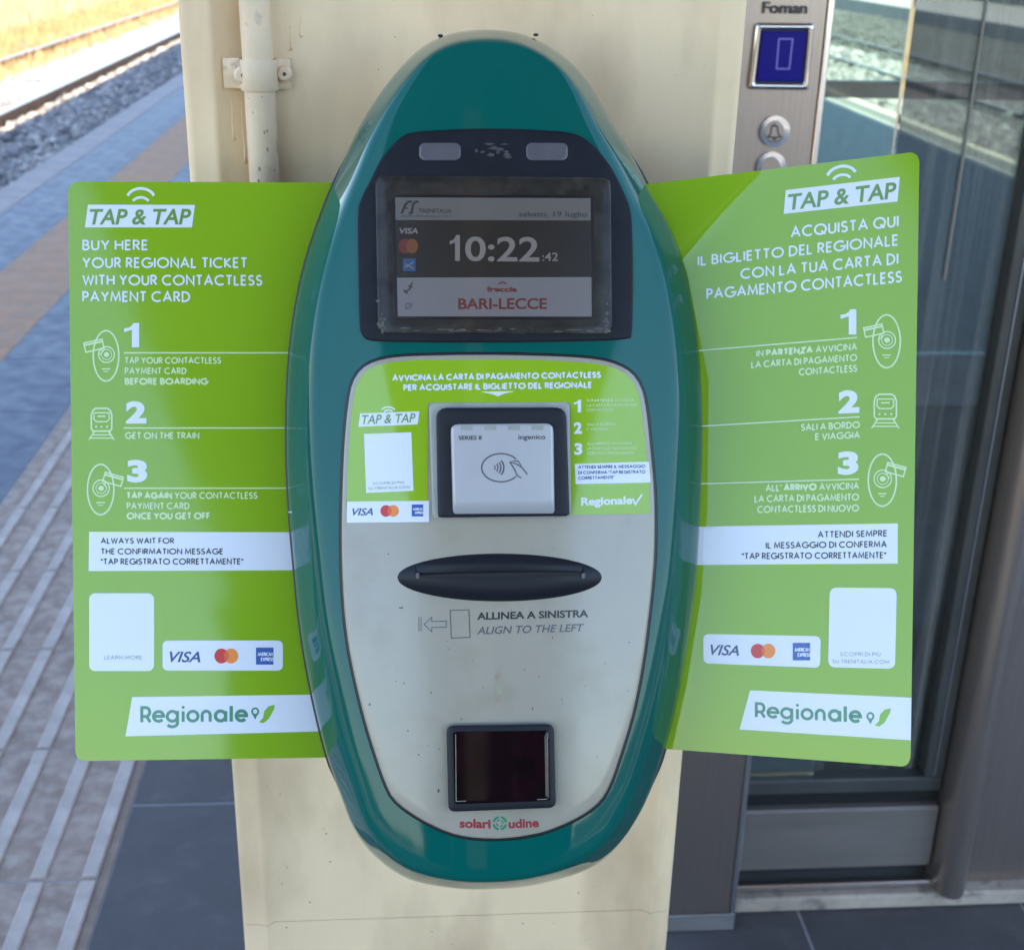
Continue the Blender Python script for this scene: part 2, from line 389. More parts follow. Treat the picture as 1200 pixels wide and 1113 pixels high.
# ------------------------------------------------------------------ lettering and flat print
def arc(cx, cy, rx, ry, a0, a1, n=None):
    n = n or max(4, int(abs(a1-a0)/22))
    return [(cx+rx*cos(radians(a0+(a1-a0)*k/n)), cy+ry*sin(radians(a0+(a1-a0)*k/n))) for k in range(n+1)]
G = {
 'A': (.74, [[(0, 0), (.37, 1), (.74, 0)], [(.14, .34), (.60, .34)]]),
 'B': (.50, [[(0, 0), (0, 1), (.22, 1)]+arc(.22, .765, .225, .235, 90, -90)+[(0, .53)], [(.22, .53)]+arc(.24, .265, .26, .265, 90, -90)+[(0, 0)]]),
 'C': (.80, [arc(.5, .5, .5, .5, 52, 308, 14)]),
 'D': (.66, [[(0, 0), (0, 1), (.18, 1)]+arc(.18, .5, .48, .5, 90, -90, 10)+[(0, 0)]]),
 'E': (.42, [[(.42, 1), (0, 1), (0, 0), (.42, 0)], [(0, .52), (.38, .52)]]),
 'F': (.40, [[(.40, 1), (0, 1), (0, 0)], [(0, .5), (.36, .5)]]),
 'G': (.92, [arc(.5, .5, .5, .5, 48, 352, 16)+[(.99, .46), (.56, .46)]]),
 'H': (.62, [[(0, 0), (0, 1)], [(.62, 0), (.62, 1)], [(0, .52), (.62, .52)]]),
 'I': (.0, [[(0, 0), (0, 1)]]),
 'J': (.30, [[(.30, 1), (.30, .2)]+arc(.12, .17, .18, .17, 0, -140)]),
 'K': (.56, [[(0, 0), (0, 1)], [(.52, 1), (.02, .5), (.56, 0)]]),
 'L': (.40, [[(0, 1), (0, 0), (.40, 0)]]),
 'M': (.86, [[(0, 0), (.1, 1), (.43, .14), (.76, 1), (.86, 0)]]),
 'N': (.66, [[(0, 0), (0, 1), (.66, 0), (.66, 1)]]),
 'O': (1.0, [arc(.5, .5, .5, .5, 0, 360, 20)]),
 'P': (.46, [[(0, 0), (0, 1), (.2, 1)]+arc(.2, .73, .26, .27, 90, -90)+[(0, .46)]]),
 'Q': (1.0, [arc(.5, .5, .5, .5, 0, 360, 20), [(.58, .34), (.95, -.04)]]),
 'R': (.50, [[(0, 0), (0, 1), (.2, 1)]+arc(.2, .74, .26, .26, 90, -90)+[(0, .48)], [(.2, .48), (.5, 0)]]),
 'S': (.48, [arc(.25, .755, .22, .245, 32, 270, 9)+arc(.23, .255, .25, .255, 90, -150, 9)[1:]]),
 'T': (.52, [[(0, 1), (.52, 1)], [(.26, .98), (.26, 0)]]),
 'U': (.58, [[(0, 1), (0, .29)]+arc(.29, .29, .29, .29, 180, 360, 8)+[(.58, 1)]]),
 'V': (.68, [[(0, 1), (.34, 0), (.68, 1)]]),
 'W': (1.0, [[(0, 1), (.26, 0), (.5, .9), (.74, 0), (1.0, 1)]]),
 'X': (.62, [[(0, 0), (.62, 1)], [(0, 1), (.62, 0)]]),
 'Y': (.62, [[(0, 1), (.31, .46), (.62, 1)], [(.31, .46), (.31, 0)]]),
 'Z': (.60, [[(0, 1), (.6, 1), (0, 0), (.6, 0)]]),
 '"': (.16, [[(0, 1), (.02, .7)], [(.16, 1), (.18, .7)]]), "'": (.0, [[(.02, 1), (0, .72)]]),
 '-': (.3, [[(0, .42), (.3, .42)]]), '.': (.0, [[(0, 0), (0, .1)]]), ' ': (.22, []),
 '\u00d9': (.58, [[(0, 1), (0, .29)]+arc(.29, .29, .29, .29, 180, 360, 8)+[(.58, 1)], [(.2, 1.3), (.34, 1.12)]]),
}
def ribbon(pts, w, closed=False, vertical_bias=0):
    """polyline -> quads of a mitred ribbon"""
    P = [np.array(pts[0], float)]
    for p in pts[1:]:
        if np.linalg.norm(np.array(p)-P[-1]) > 1e-5: P.append(np.array(p, float))
    n = len(P)
    if n < 2: return [], []
    if not closed and np.linalg.norm(P[0]-P[-1]) < 1e-4: closed = True
    if closed and np.linalg.norm(P[0]-P[-1]) < 1e-4: P = P[:-1]; n -= 1
    Lf = []; Rt = []
    for i in range(n):
        a = P[i-1] if (i > 0 or closed) else None; c = P[(i+1) % n] if (i < n-1 or closed) else None
        def nn(v): v = v/np.linalg.norm(v); return np.array([-v[1], v[0]])
        if a is None: m_ = nn(c-P[i]); k = 1
        elif c is None: m_ = nn(P[i]-a); k = 1
        else:
            n1 = nn(P[i]-a); n2 = nn(c-P[i]); m_ = n1+n2; l = np.linalg.norm(m_)
            if l < 0.3: m_ = n1; k = 1
            else: m_ = m_/l; k = min(2.2, 1/max(0.3, m_@n1))
        Lf.append(P[i]+m_*k*w/2); Rt.append(P[i]-m_*k*w/2)
    V = []; Q = []
    for a, b_ in zip(Lf, Rt): V += [a, b_]
    rng_ = n if closed else n-1
    for i in range(rng_):
        j = (i+1) % n; Q.append((2*i, 2*i+1, 2*j+1, 2*j))
    return V, Q
class Ink:
    """flat print of one colour, laid on a surface (surf maps photo-plane pixels to the surface)"""
    def __init__(s, surf, off): s.surf = surf; s.off = off; s.V = []; s.F = []; s.k = 0
    def add(s, pts2, faces):
        b_ = len(s.V); s.k = (s.k+1) % 12; o = s.off+s.k*0.0000045
        for p in pts2: s.V.append(tuple(s.surf(p[0], p[1], o)))
        for f in faces: s.F.append(tuple(b_+i for i in f))
    def line(s, pts, w, closed=False):
        V, Q = ribbon(pts, w, closed); s.add(V, Q)
    def poly(s, pts):
        P = np.array(pts, float); size = (P.max(0)-P.min(0)).max()
        if size < 9: s.add(pts, [tuple(range(len(pts)))]); return
        out = []                              # large areas follow the curved surface: rings towards the centre
        for a, b_ in zip(P, np.roll(P, -1, 0)):
            k = max(1, int(np.ceil(np.linalg.norm(b_-a)/7)))
            for q in range(k): out.append(a+(b_-a)*q/k)
        O = np.array(out); c = (P.max(0)+P.min(0))/2; nr = max(2, int(size/2/7)); n = len(O); V = []; Fc = []
        for r_ in range(nr):
            for p in O: V.append(c+(p-c)*(1-r_/nr))
        V.append(c)
        for r_ in range(nr-1):
            for k in range(n): Fc.append((r_*n+k, r_*n+(k+1) % n, (r_+1)*n+(k+1) % n, (r_+1)*n+k))
        for k in range(n): Fc.append(((nr-1)*n+k, (nr-1)*n+(k+1) % n, nr*n))
        s.add(V, Fc)
    def rect(s, x0, y0, x1, y1, nx=1, sl=0.0, nx_=None):
        for k in range(nx):
            a = x0+(x1-x0)*k/nx; b_ = x0+(x1-x0)*(k+1)/nx; xm = (x0+x1)/2
            s.poly([(a, y0+sl*(a-xm)), (b_, y0+sl*(b_-xm)), (b_, y1+sl*(b_-xm)), (a, y1+sl*(a-xm))])
    def ellipse(s, cx, cy, rx, ry, n=28): s.poly([(cx+rx*cos(2*pi*k/n), cy+ry*sin(2*pi*k/n)) for k in range(n)])
    def ring(s, cx, cy, rx, ry, w, n=32, rot=0.0):
        c_, s_ = cos(rot), sin(rot)
        pts = [(rx*cos(2*pi*k/n), ry*sin(2*pi*k/n)) for k in range(n)]
        s.line([(cx+a*c_-b_*s_, cy+a*s_+b_*c_) for a, b_ in pts], w, closed=True)
    def text(s, txt, tl, tr, h0, h1=None, weight=0.13, bolds=None, gap=0.26):
        """stroke lettering whose baseline runs tl -> tr (pixels), cap height h0 at the left and h1 at the right.
        bolds: set of word indexes set heavier"""
        h1 = h1 or h0
        x = 0.0; items = []; wi = 0
        for ch in txt:
            if ch == ' ': x += 0.30; wi += 1; continue
            w_, st = G[ch]; bold = bolds is not None and wi in bolds
            items.append((x, st, weight*(1.5 if bold else 1.0))); x += w_*0.92+gap+(0.05 if bold else 0)
        total = x-gap
        A = np.array(tl, float); B = np.array(tr, float)
        sxp = np.linalg.norm(B-A)/total
        for x0, st, wt in items:
            for stroke in st:
                # scale so that the stroke width is even in x and y
                asp = sxp/((h0+h1)/2)
                V, Q = ribbon([((x0+p[0]*0.92)*asp, wt/2+p[1]*(1-wt)) for p in stroke], wt)
                out = []
                for v in V:
                    t = (v[0]/asp)/total; base = A+(B-A)*t; h = h0+(h1-h0)*t
                    out.append((base[0], base[1]-v[1]*h))
                if out: s.add(out, Q)
    def font(s, txt, bl, br, h, h1=None, bold=0.0, shear=0.0, cap=True, sp=1.0):
        """built-in font, fitted between the pixels bl and br, glyph height h (of the tallest capital)"""
        cu = bpy.data.curves.new('t', 'FONT'); cu.body = txt; cu.offset = bold; cu.shear = shear; cu.space_character = sp
        cu.resolution_u = 4; cu.fill_mode = 'FRONT'
        o = bpy.data.objects.new('t', cu); COL.objects.link(o)
        me = bpy.data.meshes.new_from_object(o.evaluated_get(bpy.context.evaluated_depsgraph_get()))
        bpy.data.objects.remove(o); bpy.data.curves.remove(cu)
        vs = np.array([v.co[:2] for v in me.vertices]); fs = [tuple(p.vertices) for p in me.polygons]
        bpy.data.meshes.remove(me)
        if not len(vs): return
        x0, x1 = vs[:, 0].min(), vs[:, 0].max(); caph = 0.729-0.0+bold*2 if cap is True else cap
        A = np.array(bl, float); B = np.array(br, float); h1 = h1 or h
        t = (vs[:, 0]-x0)/(x1-x0); hh = h+(h1-h)*t
        P = A+(B-A)*t[:, None]; P[:, 1] -= (vs[:, 1]+bold)/caph*hh
        s.add(P, fs)
    def one(s, x0, y0, w, h):
        """a heavy figure 1"""
        f = lambda a, b_: (x0+a*w, y0-b_*h)
        s.poly([f(.52, 0), f(1, 0), f(1, 1), f(.62, 1), f(.52, .9)]); s.poly([f(0, .62), f(.515, .72), f(.515, .9), f(.30, .80), f(0, .78)])
    def build(s, name, m, parent):
        if not s.V: return None
        return build(name, s.V, s.F, m, parent)

# ================================================================== LARGE STRUCTURE
def ground_pt(px, py, z=0.0):
    q = ray(px, py); return CAM+q*((z-CAM[2])/q[2])
def at_y(px, py, Y):
    q = ray(px, py); return CAM+q*(Y/q[1])
ZB = -0.35                                   # ballast level
XL, XR = -2.50, 4.62                          # platform edges
# ground sheet
o = build('ground', [(-600, -600, ZB-0.25), (600, -600, ZB-0.25), (600, 900, ZB-0.25), (-600, 900, ZB-0.25)], [(0, 1, 2, 3)], 'earth_dry'); tag(o, kind='structure')
ZR = -0.27                                   # the right-hand bed is heaped higher
def bed(name, x0, x1, zt=ZB):
    V = []; Fc = []
    xs = [x0-0.5, x0, x1, x1+0.5]; zs = [ZB-0.246, zt-0.03, zt-0.03, ZB-0.246]
    for y in (-60, 120):
        for x, z in zip(xs, zs): V.append((x, y, z))
    for k in range(3): Fc.append((k, k+1, k+5, k+4))
    return tag(build(name, V, Fc, 'ballast_ground'), kind='structure')
bed('ballast_bed', -5.8, XL+0.3); bed('ballast_bed', XR-0.3, 11.6, ZR)
# platform body with paving as parts
plat = build('platform', *box_vf(XL+0.012, XR-0.012, -60, 120, ZB-0.4, -0.045), ['platform_side']); tag(plat, kind='structure')
build('mortar_bed', *box_vf(XL+0.02, XR-0.02, -60, 120, -0.045, -0.0014), 'joint_grout', plat)
_tm = {}
def piece(name, x0, x1, y0, y1, m, parent=plat, z0=-0.03, z1=0.0, c=0.0008):
    """one paving stone; alike stones share their mesh"""
    w, l, h = round(x1-x0, 4), round(y1-y0, 4), round(z1-z0, 4)
    key = (name, w, l, h, m)
    if key not in _tm:
        V, Fc = box_vf(-w/2, w/2, -l/2, l/2, -h, 0, c)
        me = bpy.data.meshes.new(name); me.from_pydata(V, [], Fc); me.materials.append(MATS[m]); me.update(); _tm[key] = me
        import bmesh
        bm = bmesh.new(); bm.from_mesh(me); bmesh.ops.recalc_face_normals(bm, faces=bm.faces); bm.to_mesh(me); bm.free()
    o = bpy.data.objects.new(name, _tm[key]); COL.objects.link(o); o.parent = parent
    o.location = ((x0+x1)/2, (y0+y1)/2, z1+random.uniform(-0.0006, 0.0004)); return o
g_ = 0.0025
NEAR0, NEAR1 = 1.10, 10.2
# tactile strip: tiles 0.402 long with raised ribs
k0 = 1.902-0.402*2
TY = [k0+0.402*i for i in range(12)]
for i, y in enumerate(TY[:-1]):
    t = piece('tactile_tile', -1.184+g_, -0.558-g_*0.3, y+g_, y+0.402-g_, 'tactile_base')
    for j in range(7):
        xr = -0.572-0.0903*j
        if j == 0: xr -= 0.001
        rb = piece('rib', xr-0.0135, xr+0.0135, y+0.006, y+0.396, 'tactile_rib', parent=t, z0=-0.004, z1=0.005, c=0.0022)
        rb.location = (xr-t.location[0], 0, 0.0052+random.uniform(-0.0004, 0.0004))
piece('border_strip', -0.5565, -0.5395, TY[0], TY[-1]+0.4, 'tactile_border')
YF = TY[-1]                                   # beyond: continuous sheets whose joints are too small to see
def sheet(name, x0, x1, y0, y1, m, z=0.0):
    return build(name, *box_vf(x0, x1, y0, y1, -0.03, z), m, plat)
sheet('tactile_paving', -1.184, -0.5395, YF+0.402, 120, 'tactile_base'); sheet('tactile_paving', -1.184, -0.5395, -60, TY[0]-g_, 'tactile_base')
def rows(x0, x1, y0, y1, dx, dy, m, name, phase=0.0, jit=0):
    nx = max(1, round((x1-x0)/dx)); dx = (x1-x0)/nx
    y = phase
    while y+dy <= y0: y += dy
    while y < y1:
        for k in range(nx): piece(name, x0+k*dx+g_, x0+(k+1)*dx-g_, y+g_, y+dy-g_, m)
        y += dy
    return y
ye = rows(-1.555, -1.184, NEAR0, 9.5, 0.371, 0.6, 'tile_blue_sheen', 'paving_tile', 4.32-0.6*5)
sheet('paving', -1.555, -1.184, ye, 120, 'tile_blue_sheen'); sheet('paving', -1.555, -1.184, -60, 4.32-0.6*5-g_, 'tile_dark')
ye = rows(-1.945, -1.555, 3.3, 12.0, 0.39, 0.40, 'tile_brown', 'warning_tile', 3.5)
sheet('warning_paving', -1.945, -1.555, ye, 120, 'tile_brown'); sheet('warning_paving', -1.945, -1.555, -60, 3.5-g_, 'tile_brown')
ye = rows(-2.31, -1.945, 4.3, 16.0, 0.365, 0.6, 'tile_blue_sheen', 'paving_tile', 4.32)
sheet('paving', -2.31, -1.945, ye, 120, 'tile_blue_sheen'); sheet('paving', -2.31, -1.945, -60, 4.32-g_, 'tile_dark')
y = 5.1
while y < 18:
    piece('edge_slab', XL-0.02, -2.31-g_, y+0.004, y+1.0-0.004, 'edge_stone', z0=-0.12, z1=0.004, c=0.006); y += 1.0
build('edge_slab', *box_vf(XL-0.02, -2.3125, y, 120, -0.12, 0.004), 'edge_stone', plat); build('edge_slab', *box_vf(XL-0.02, -2.3125, -60, 5.1, -0.12, 0.004), 'edge_stone', plat)
# floor around the column and the lift
ye = rows(-0.5395, 0.2605, 0.9, 7.0, 0.40, 0.6, 'tile_dark', 'paving_tile', 2.113-1.2)
sheet('paving', -0.5395, 0.2605, ye, 120, 'tile_dark'); sheet('paving', -0.5395, 0.2605, -60, 0.913-g_, 'tile_dark')
ye2 = rows(0.2605, 1.86, 1.2, 1.8, 0.40, 0.6, 'tile_dark', 'paving_tile', 1.19)
sheet('paving', 0.2605, 4.25, -60, 1.19-g_, 'tile_dark'); sheet('paving', 1.86, 4.25, 1.19, 1.79, 'tile_dark')
sheet('lift_pit_floor', 0.2605, 2.4, 1.793, 3.393, 'tile_dark')
y = rows(0.2605, 4.25, 3.4, 9.0, 0.60, 0.6, 'tile_dark', 'paving_tile', 3.396)
sheet('paving', 2.4, 4.25, 1.793, 3.393, 'tile_dark'); sheet('paving', 0.2605, 4.25, y, 120, 'tile_dark')
sheet('edge_line', 4.2525, 4.34, -60, 120, 'yellow_line', 0.001)
sheet('edge_slab', 4.3625, XR-0.09, -60, 120, 'slab_dull', 0.003); sheet('edge_line', XR-0.0875, XR, -60, 120, 'yellow_line', 0.004)

# ---- tracks
def rail_vf(x, zt, y0, y1):
    prof = [(-.036, 0), (.036, 0), (.036, -.03), (.010, -.042), (.010, -.125), (.07, -.145), (.07, -.16), (-.07, -.16), (-.07, -.145), (-.010, -.125), (-.010, -.042), (-.036, -.03)]
    V = [(x+a, y, zt+b_) for y in (y0, y1) for a, b_ in prof]; n = len(prof)
    return V, [(k, (k+1) % n, n+(k+1) % n, n+k) for k in range(n)]+[tuple(range(n)), tuple(range(n, 2*n))]
def track(xs, label):
    xc = sum(xs)/2; r0 = root('railway_track', (xc, 0, ZB), label, 'railway track')
    for x in xs:
        V, Fc = rail_vf(x, -0.2, -60, 120); o = build('rail', V, Fc, ['rail_rust', 'rail_top'], r0); o.data.polygons[0].material_index = 1
    Vs, Fs = box_vf(-1.2, 1.2, -0.13, 0.13, -0.15, -0.005, 0.02)
    me = bpy.data.meshes.new('sleeper'); me.from_pydata(Vs, [], Fs); me.materials.append(MATS['sleeper_concrete']); me.update()
    for k in range(42):
        s = bpy.data.objects.new('sleeper', me); COL.objects.link(s); s.parent = r0; s.location = (0, 5+k*0.6, 0)
    return r0
track((-3.95, -5.385), 'railway track with rusty rails on sunlit ballast, left of the column')
track((6.7, 8.135), 'railway track seen through the lift glass on the right side')

# ---- ballast stones (loose, countless)
def ico():
    t = (1+5**.5)/2; v = np.array([(-1, t, 0), (1, t, 0), (-1, -t, 0), (1, -t, 0), (0, -1, t), (0, 1, t), (0, -1, -t), (0, 1, -t), (t, 0, -1), (t, 0, 1), (-t, 0, -1), (-t, 0, 1)], float)
    f = np.array([(0, 11, 5), (0, 5, 1), (0, 1, 7), (0, 7, 10), (0, 10, 11), (1, 5, 9), (5, 11, 4), (11, 10, 2), (10, 7, 6), (7, 1, 8), (3, 9, 4), (3, 4, 2), (3, 2, 6), (3, 6, 8), (3, 8, 9), (4, 9, 5), (2, 4, 11), (6, 2, 10), (8, 6, 7), (9, 8, 1)])
    return v/np.linalg.norm(v[0]), f
def stones(name, n, xf, yf, zf, smin, smax, label, m='ballast_stone'):
    v, f = ico(); var = [v*(1+rng.uniform(-0.28, 0.28, (12, 1))) for _ in range(12)]
    ys = yf(n); xs = xf(n); s = rng.uniform(smin, smax, n)*(1+rng.random(n)**4*0.8); a = rng.uniform(0, 2*pi, n); k = rng.integers(0, 12, n)
    sx = rng.uniform(0.7, 1.25, (n, 1)); sy = rng.uniform(0.7, 1.25, (n, 1)); sz = rng.uniform(0.5, 0.9, (n, 1))
    Vv = np.stack(var)[k]*s[:, None, None]
    Vv = Vv*np.stack([sx, sy, sz], axis=2)
    ca, sa = np.cos(a)[:, None], np.sin(a)[:, None]
    X = Vv[:, :, 0]*ca-Vv[:, :, 1]*sa; Y = Vv[:, :, 0]*sa+Vv[:, :, 1]*ca; Z = Vv[:, :, 2]+rng.uniform(-.3, .3, (n, 1))*Vv[:, :, 0]
    P = np.stack([X+xs[:, None], Y+ys[:, None], Z+zf(xs, ys)[:, None]+rng.uniform(-0.012, 0.022, n)[:, None]], axis=2).reshape(-1, 3)
    Fa = (f[None]+(np.arange(n)*12)[:, None, None]).reshape(-1, 3)
    me = bpy.data.meshes.new(name); me.vertices.add(len(P)); me.vertices.foreach_set('co', P.astype(np.float32).ravel())
    me.loops.add(Fa.size); me.loops.foreach_set('vertex_index', Fa.astype(np.int32).ravel())
    me.polygons.add(len(Fa)); me.polygons.foreach_set('loop_start', (np.arange(len(Fa))*3).astype(np.int32))
    me.update(calc_edges=True)
    # every stone has its own tone
    at = me.attributes.new('tone', 'FLOAT', 'POINT'); at.data.foreach_set('value', np.repeat(rng.random(n), 12).astype(np.float32))
    me.materials.append(MATS[m]); o = bpy.data.objects.new(name, me); COL.objects.link(o); tag(o, label, 'ballast', kind='stuff'); return o
m = MATS['ballast_stone']; nt = m.node_tree; b = nt.nodes['Principled BSDF']
an = nt.nodes.new('ShaderNodeAttribute'); an.attribute_name = 'tone'; cr = nt.nodes.new('ShaderNodeValToRGB')
cr.color_ramp.elements[0].color = (0.10, 0.10, 0.11, 1); cr.color_ramp.elements[1].color = (0.50, 0.48, 0.44, 1)
e = cr.color_ramp.elements.new(0.35); e.color = (0.22, 0.22, 0.225, 1); e = cr.color_ramp.elements.new(0.75); e.color = (0.33, 0.315, 0.29, 1)
nt.links.new(an.outputs['Fac'], cr.inputs[0]); nt.links.new(cr.outputs[0], b.inputs['Base Color'])
def ydist(a, b_, p):
    return lambda n: a+(b_-a)*rng.random(n)**p
lev = lambda x, y: np.full(len(x), ZB)
stones('ballast', 24000, lambda n: rng.uniform(-4.9, XL-0.02, n), ydist(8.2, 30, 1.6), lev, 0.022, 0.042, 'grey crushed stone ballast beside the left platform edge')
stones('ballast', 6000, lambda n: rng.uniform(-6.2, -4.9, n), ydist(10, 36, 1.4), lev, 0.026, 0.05, 'pale crushed stone ballast beyond the left track')
stones('ballast', 15000, lambda n: rng.uniform(XR+0.02, 7.6, n), ydist(8, 34, 1.5), lambda x, y: np.full(len(x), ZR), 0.028, 0.055, 'pale crushed stone ballast seen through the lift glass')
build('shaded_ballast_bed', *box_vf(7.55, 11.7, -60, 120, ZR-0.1, ZR-0.024), 'ballast_shaded')['kind'] = 'structure'
stones('ballast', 9000, lambda n: rng.uniform(7.55, 11.5, n), ydist(10, 34, 1.5), lambda x, y: np.full(len(x), ZR), 0.028, 0.055, 'ballast with shade painted dark, farther off behind the lift glass', 'ballast_shaded')

# ---- dry grass bank on the left
V = [(-5.75, -60, ZB-0.035), (-7.2, -60, -0.33), (-10.5, -60, -0.1), (-60, -60, 0.3), (-5.75, 120, ZB-0.035), (-7.2, 120, -0.33), (-10.5, 120, -0.1), (-60, 120, 0.3)]
tag(build('embankment', V, [(0, 1, 5, 4), (1, 2, 6, 5), (2, 3, 7, 6)], 'earth_dry'), kind='structure')
def bank_z(x): return np.interp(-x, [5.75, 7.2, 10.5, 60], [ZB-0.035, -0.33, -0.1, 0.3])
def blades(name, n, xa, xb, ya, yb, h0, h1, m, label):
    x = rng.uniform(xa, xb, n); y = ya+(yb-ya)*rng.random(n)**1.3; z = bank_z(x)-0.01; h = rng.uniform(h0, h1, n); a = rng.uniform(0, 2*pi, n); w = rng.uniform(.006, .018, n)
    lx, ly = rng.normal(0, .16, n)*h, rng.normal(0, .16, n)*h
    P = np.zeros((n, 3, 3)); c, s = np.cos(a), np.sin(a)
    P[:, 0] = np.c_[x-c*w, y-s*w, z]; P[:, 1] = np.c_[x+c*w, y+s*w, z]; P[:, 2] = np.c_[x+lx, y+ly, z+h]
    P = P.reshape(-1, 3); Fa = np.arange(n*3)
    me = bpy.data.meshes.new(name); me.vertices.add(len(P)); me.vertices.foreach_set('co', P.astype(np.float32).ravel())
    me.loops.add(n*3); me.loops.foreach_set('vertex_index', Fa.astype(np.int32)); me.polygons.add(n); me.polygons.foreach_set('loop_start', (np.arange(n)*3).astype(np.int32)); me.update(calc_edges=True)
    me.materials.append(MATS[m]); o = bpy.data.objects.new(name, me); COL.objects.link(o); tag(o, label, 'grass', kind='stuff')
blades('dry_grass', 30000, -6.8, -4.95, 9, 40, 0.10, 0.27, 'straw', 'golden dry grass growing beyond the left track')
blades('dry_grass', 30000, -10.2, -6.7, 16, 50, 0.12, 0.38, 'straw_pale', 'tall pale dry grass on the bank')
# fence posts and a low wall on top of the bank
wl = build('boundary_wall', *box_vf(-10.9, -10.7, -60, 120, -0.2, 1.3), 'fence_board'); tag(wl, 'dark weathered board wall along the top of the grassy bank', 'wall')
for k, (fx, fy, lb) in enumerate(((-9.9, 34.2, 'thin dark fence post on the bank, leftmost in the corner'), (-9.9, 37.4, 'thin dark fence post on the bank, middle one of three'), (-9.9, 41.5, 'thin dark fence post on the bank, rightmost of three nearest the column'))):
    V, Fc = tube_vf([(fx, fy, -0.3), (fx, fy, 1.5)], 0.05, 8); f_ = build('fence_post', V, Fc, 'fence_rust')
    tag(f_, lb, 'fence post', 'fence posts on the bank')
# beyond the right-hand track: a second platform with its wall
pr_ = build('far_platform', *box_vf(11.9, 15.5, -60, 120, ZB-0.4, 0.0), 'edge_stone'); tag(pr_, kind='structure')
wr = build('boundary_wall', *box_vf(15.8, 16.1, -60, 120, -0.2, 2.2), 'wall_far'); tag(wr, 'long pale wall beyond the right track seen through glass', 'wall')

# ---- platform canopy, outside the frame: it shades the platform and shows in the reflections
CXL, CXR, CZ = -3.05, 4.90, 6.50
can = root('platform_canopy', (0, 0, CZ), 'flat pale canopy roof covering the whole platform overhead', 'canopy')
build('roof', *box_vf(CXL, CXR, -45, 70, CZ, CZ+0.16), 'canopy_white', can)
build('fascia', *box_vf(CXL-0.06, CXL-0.002, -45, 70, CZ-0.10, CZ+0.22), 'canopy_white', can); build('fascia', *box_vf(CXR+0.002, CXR+0.06, -45, 70, CZ-0.10, CZ+0.22), 'canopy_white', can)
for k in range(20):
    build('beam', *box_vf(CXL+0.01, CXR-0.01, -44+k*6-0.1, -44+k*6+0.1, CZ-0.25, CZ-0.002), 'canopy_white', can)

# added unseen shelter behind the camera that darkens the reflections
blk = root('reflection_blocker', (0.6, -9.5, 0), 'unseen added shelter on the platform behind the camera', 'blocker')
for k in range(5): box('blocker_panel', -1.42+k*0.82, -1.42+k*0.82+0.812, -9.6, -9.54, 0.05, 3.2, 'blocker_dark', blk, 0.004)
box('blocker_panel', -1.42, -1.36, -12.5, -9.605, 0.05, 3.2, 'blocker_dark', blk, 0.004); box('blocker_panel', 2.61, 2.67, -12.5, -9.605, 0.05, 3.2, 'blocker_dark', blk, 0.004)
box('blocker_roof', -1.6, 2.85, -12.7, -9.35, 3.205, 3.33, 'blocker_dark', blk, 0.01)

# ================================================================== THE COLUMN
YC = 0.93
XA, XB = -0.153, 0.2295
col = root('steel_column', ((XA+XB)/2, YC+0.19, 0), 'cream painted steel column behind the green ticket validator', 'column')
c1, c2 = at_y(246, 0, YC)[0], at_y(845, 0, YC)[0]
def profile_col(x0, x1, z0, z1, rec):
    r = 0.006
    pr = [(XA, YC+0.38)]
    for k in range(5): a = pi*(1-0.5*k/4); pr.append((XA+r+r*cos(a), YC+r-r*sin(a)))
    # flange, raised bead, shallow recess with the central plate, bead, flange
    pr += [(x0-0.006, YC), (x0-0.003, YC-0.0022), (x0+0.001, YC-0.0022), (x0+0.006, YC+rec), (x1-0.006, YC+rec), (x1-0.001, YC-0.0022), (x1+0.003, YC-0.0022), (x1+0.006, YC)]
    for k in range(5): a = pi/2*(1-k/4); pr.append((XB-r+r*cos(a), YC+r-r*sin(a)))
    pr += [(XB, YC+0.38)]
    n = len(pr); V = [(x, y, z) for z in (z0, z1) for x, y in pr]
    return V, [(k, (k+1) % n, n+(k+1) % n, n+k) for k in range(n)]+[tuple(range(n)), tuple(range(n, 2*n))]
zj = at_y(600, 1073, YC)[2]
V, Fc = profile_col(c1, c2, zj+0.0003, CZ, 0.0028); build('shaft', V, Fc, 'column_cream', col, smooth=True, auto=50)
V, Fc = profile_col(c1, c2, 0.0, zj-0.0003, 0.0027); build('lower_casing', V, Fc, 'column_cream', col, smooth=True, auto=50)
box('base_plate', XA-0.05, XB+0.05, YC-0.04, YC+0.42, 0.0015, 0.02, 'column_cream', col, 0.003)
for k, y in enumerate((-14, -7, 9, 17, 25)):
    c = root('steel_column', ((XA+XB)/2, y, 0), ['cream canopy column farthest behind the camera', 'cream canopy column nearest behind the camera', 'second cream canopy column hidden past the lift', 'third cream canopy column down the platform', 'farthest cream canopy column down the platform'][k], 'column', 'canopy columns')
    box('shaft', XA, XB, y, y+0.38, 0.0, CZ-0.252, 'column_cream', c, 0.006)

# ---- conduit pipe with its clamp
YP = YC-0.0105
def pipe_pt(px, py): return at_y(px, py, YP)
pa, pb = pipe_pt(298, 0), pipe_pt(310, 211)
dx = (pb[0]-pa[0])/(pb[2]-pa[2])
xp = lambda z: pa[0]+dx*(z-pa[2])
cond = root('conduit_pipe', (xp(1.5), YP, 1.5), 'cream painted conduit pipe clipped to the column, left of validator', 'pipe')
zz = [CZ-0.3, 2.6, 2.0, 1.6, 1.45, 1.36, 1.28]
path = [(xp(z), YP, z) for z in zz]+[(xp(1.27)+0.004, YP, 1.255), (xp(1.27)+0.02, YP, 1.235), (xp(1.27)+0.05, YP-0.005, 1.225), (xp(1.27)+0.11, YP-0.01, 1.222)]
V, Fc = tube_vf(path, 0.0102, 24); build('pipe', V, Fc, 'conduit_paint', cond, smooth=True, auto=60)
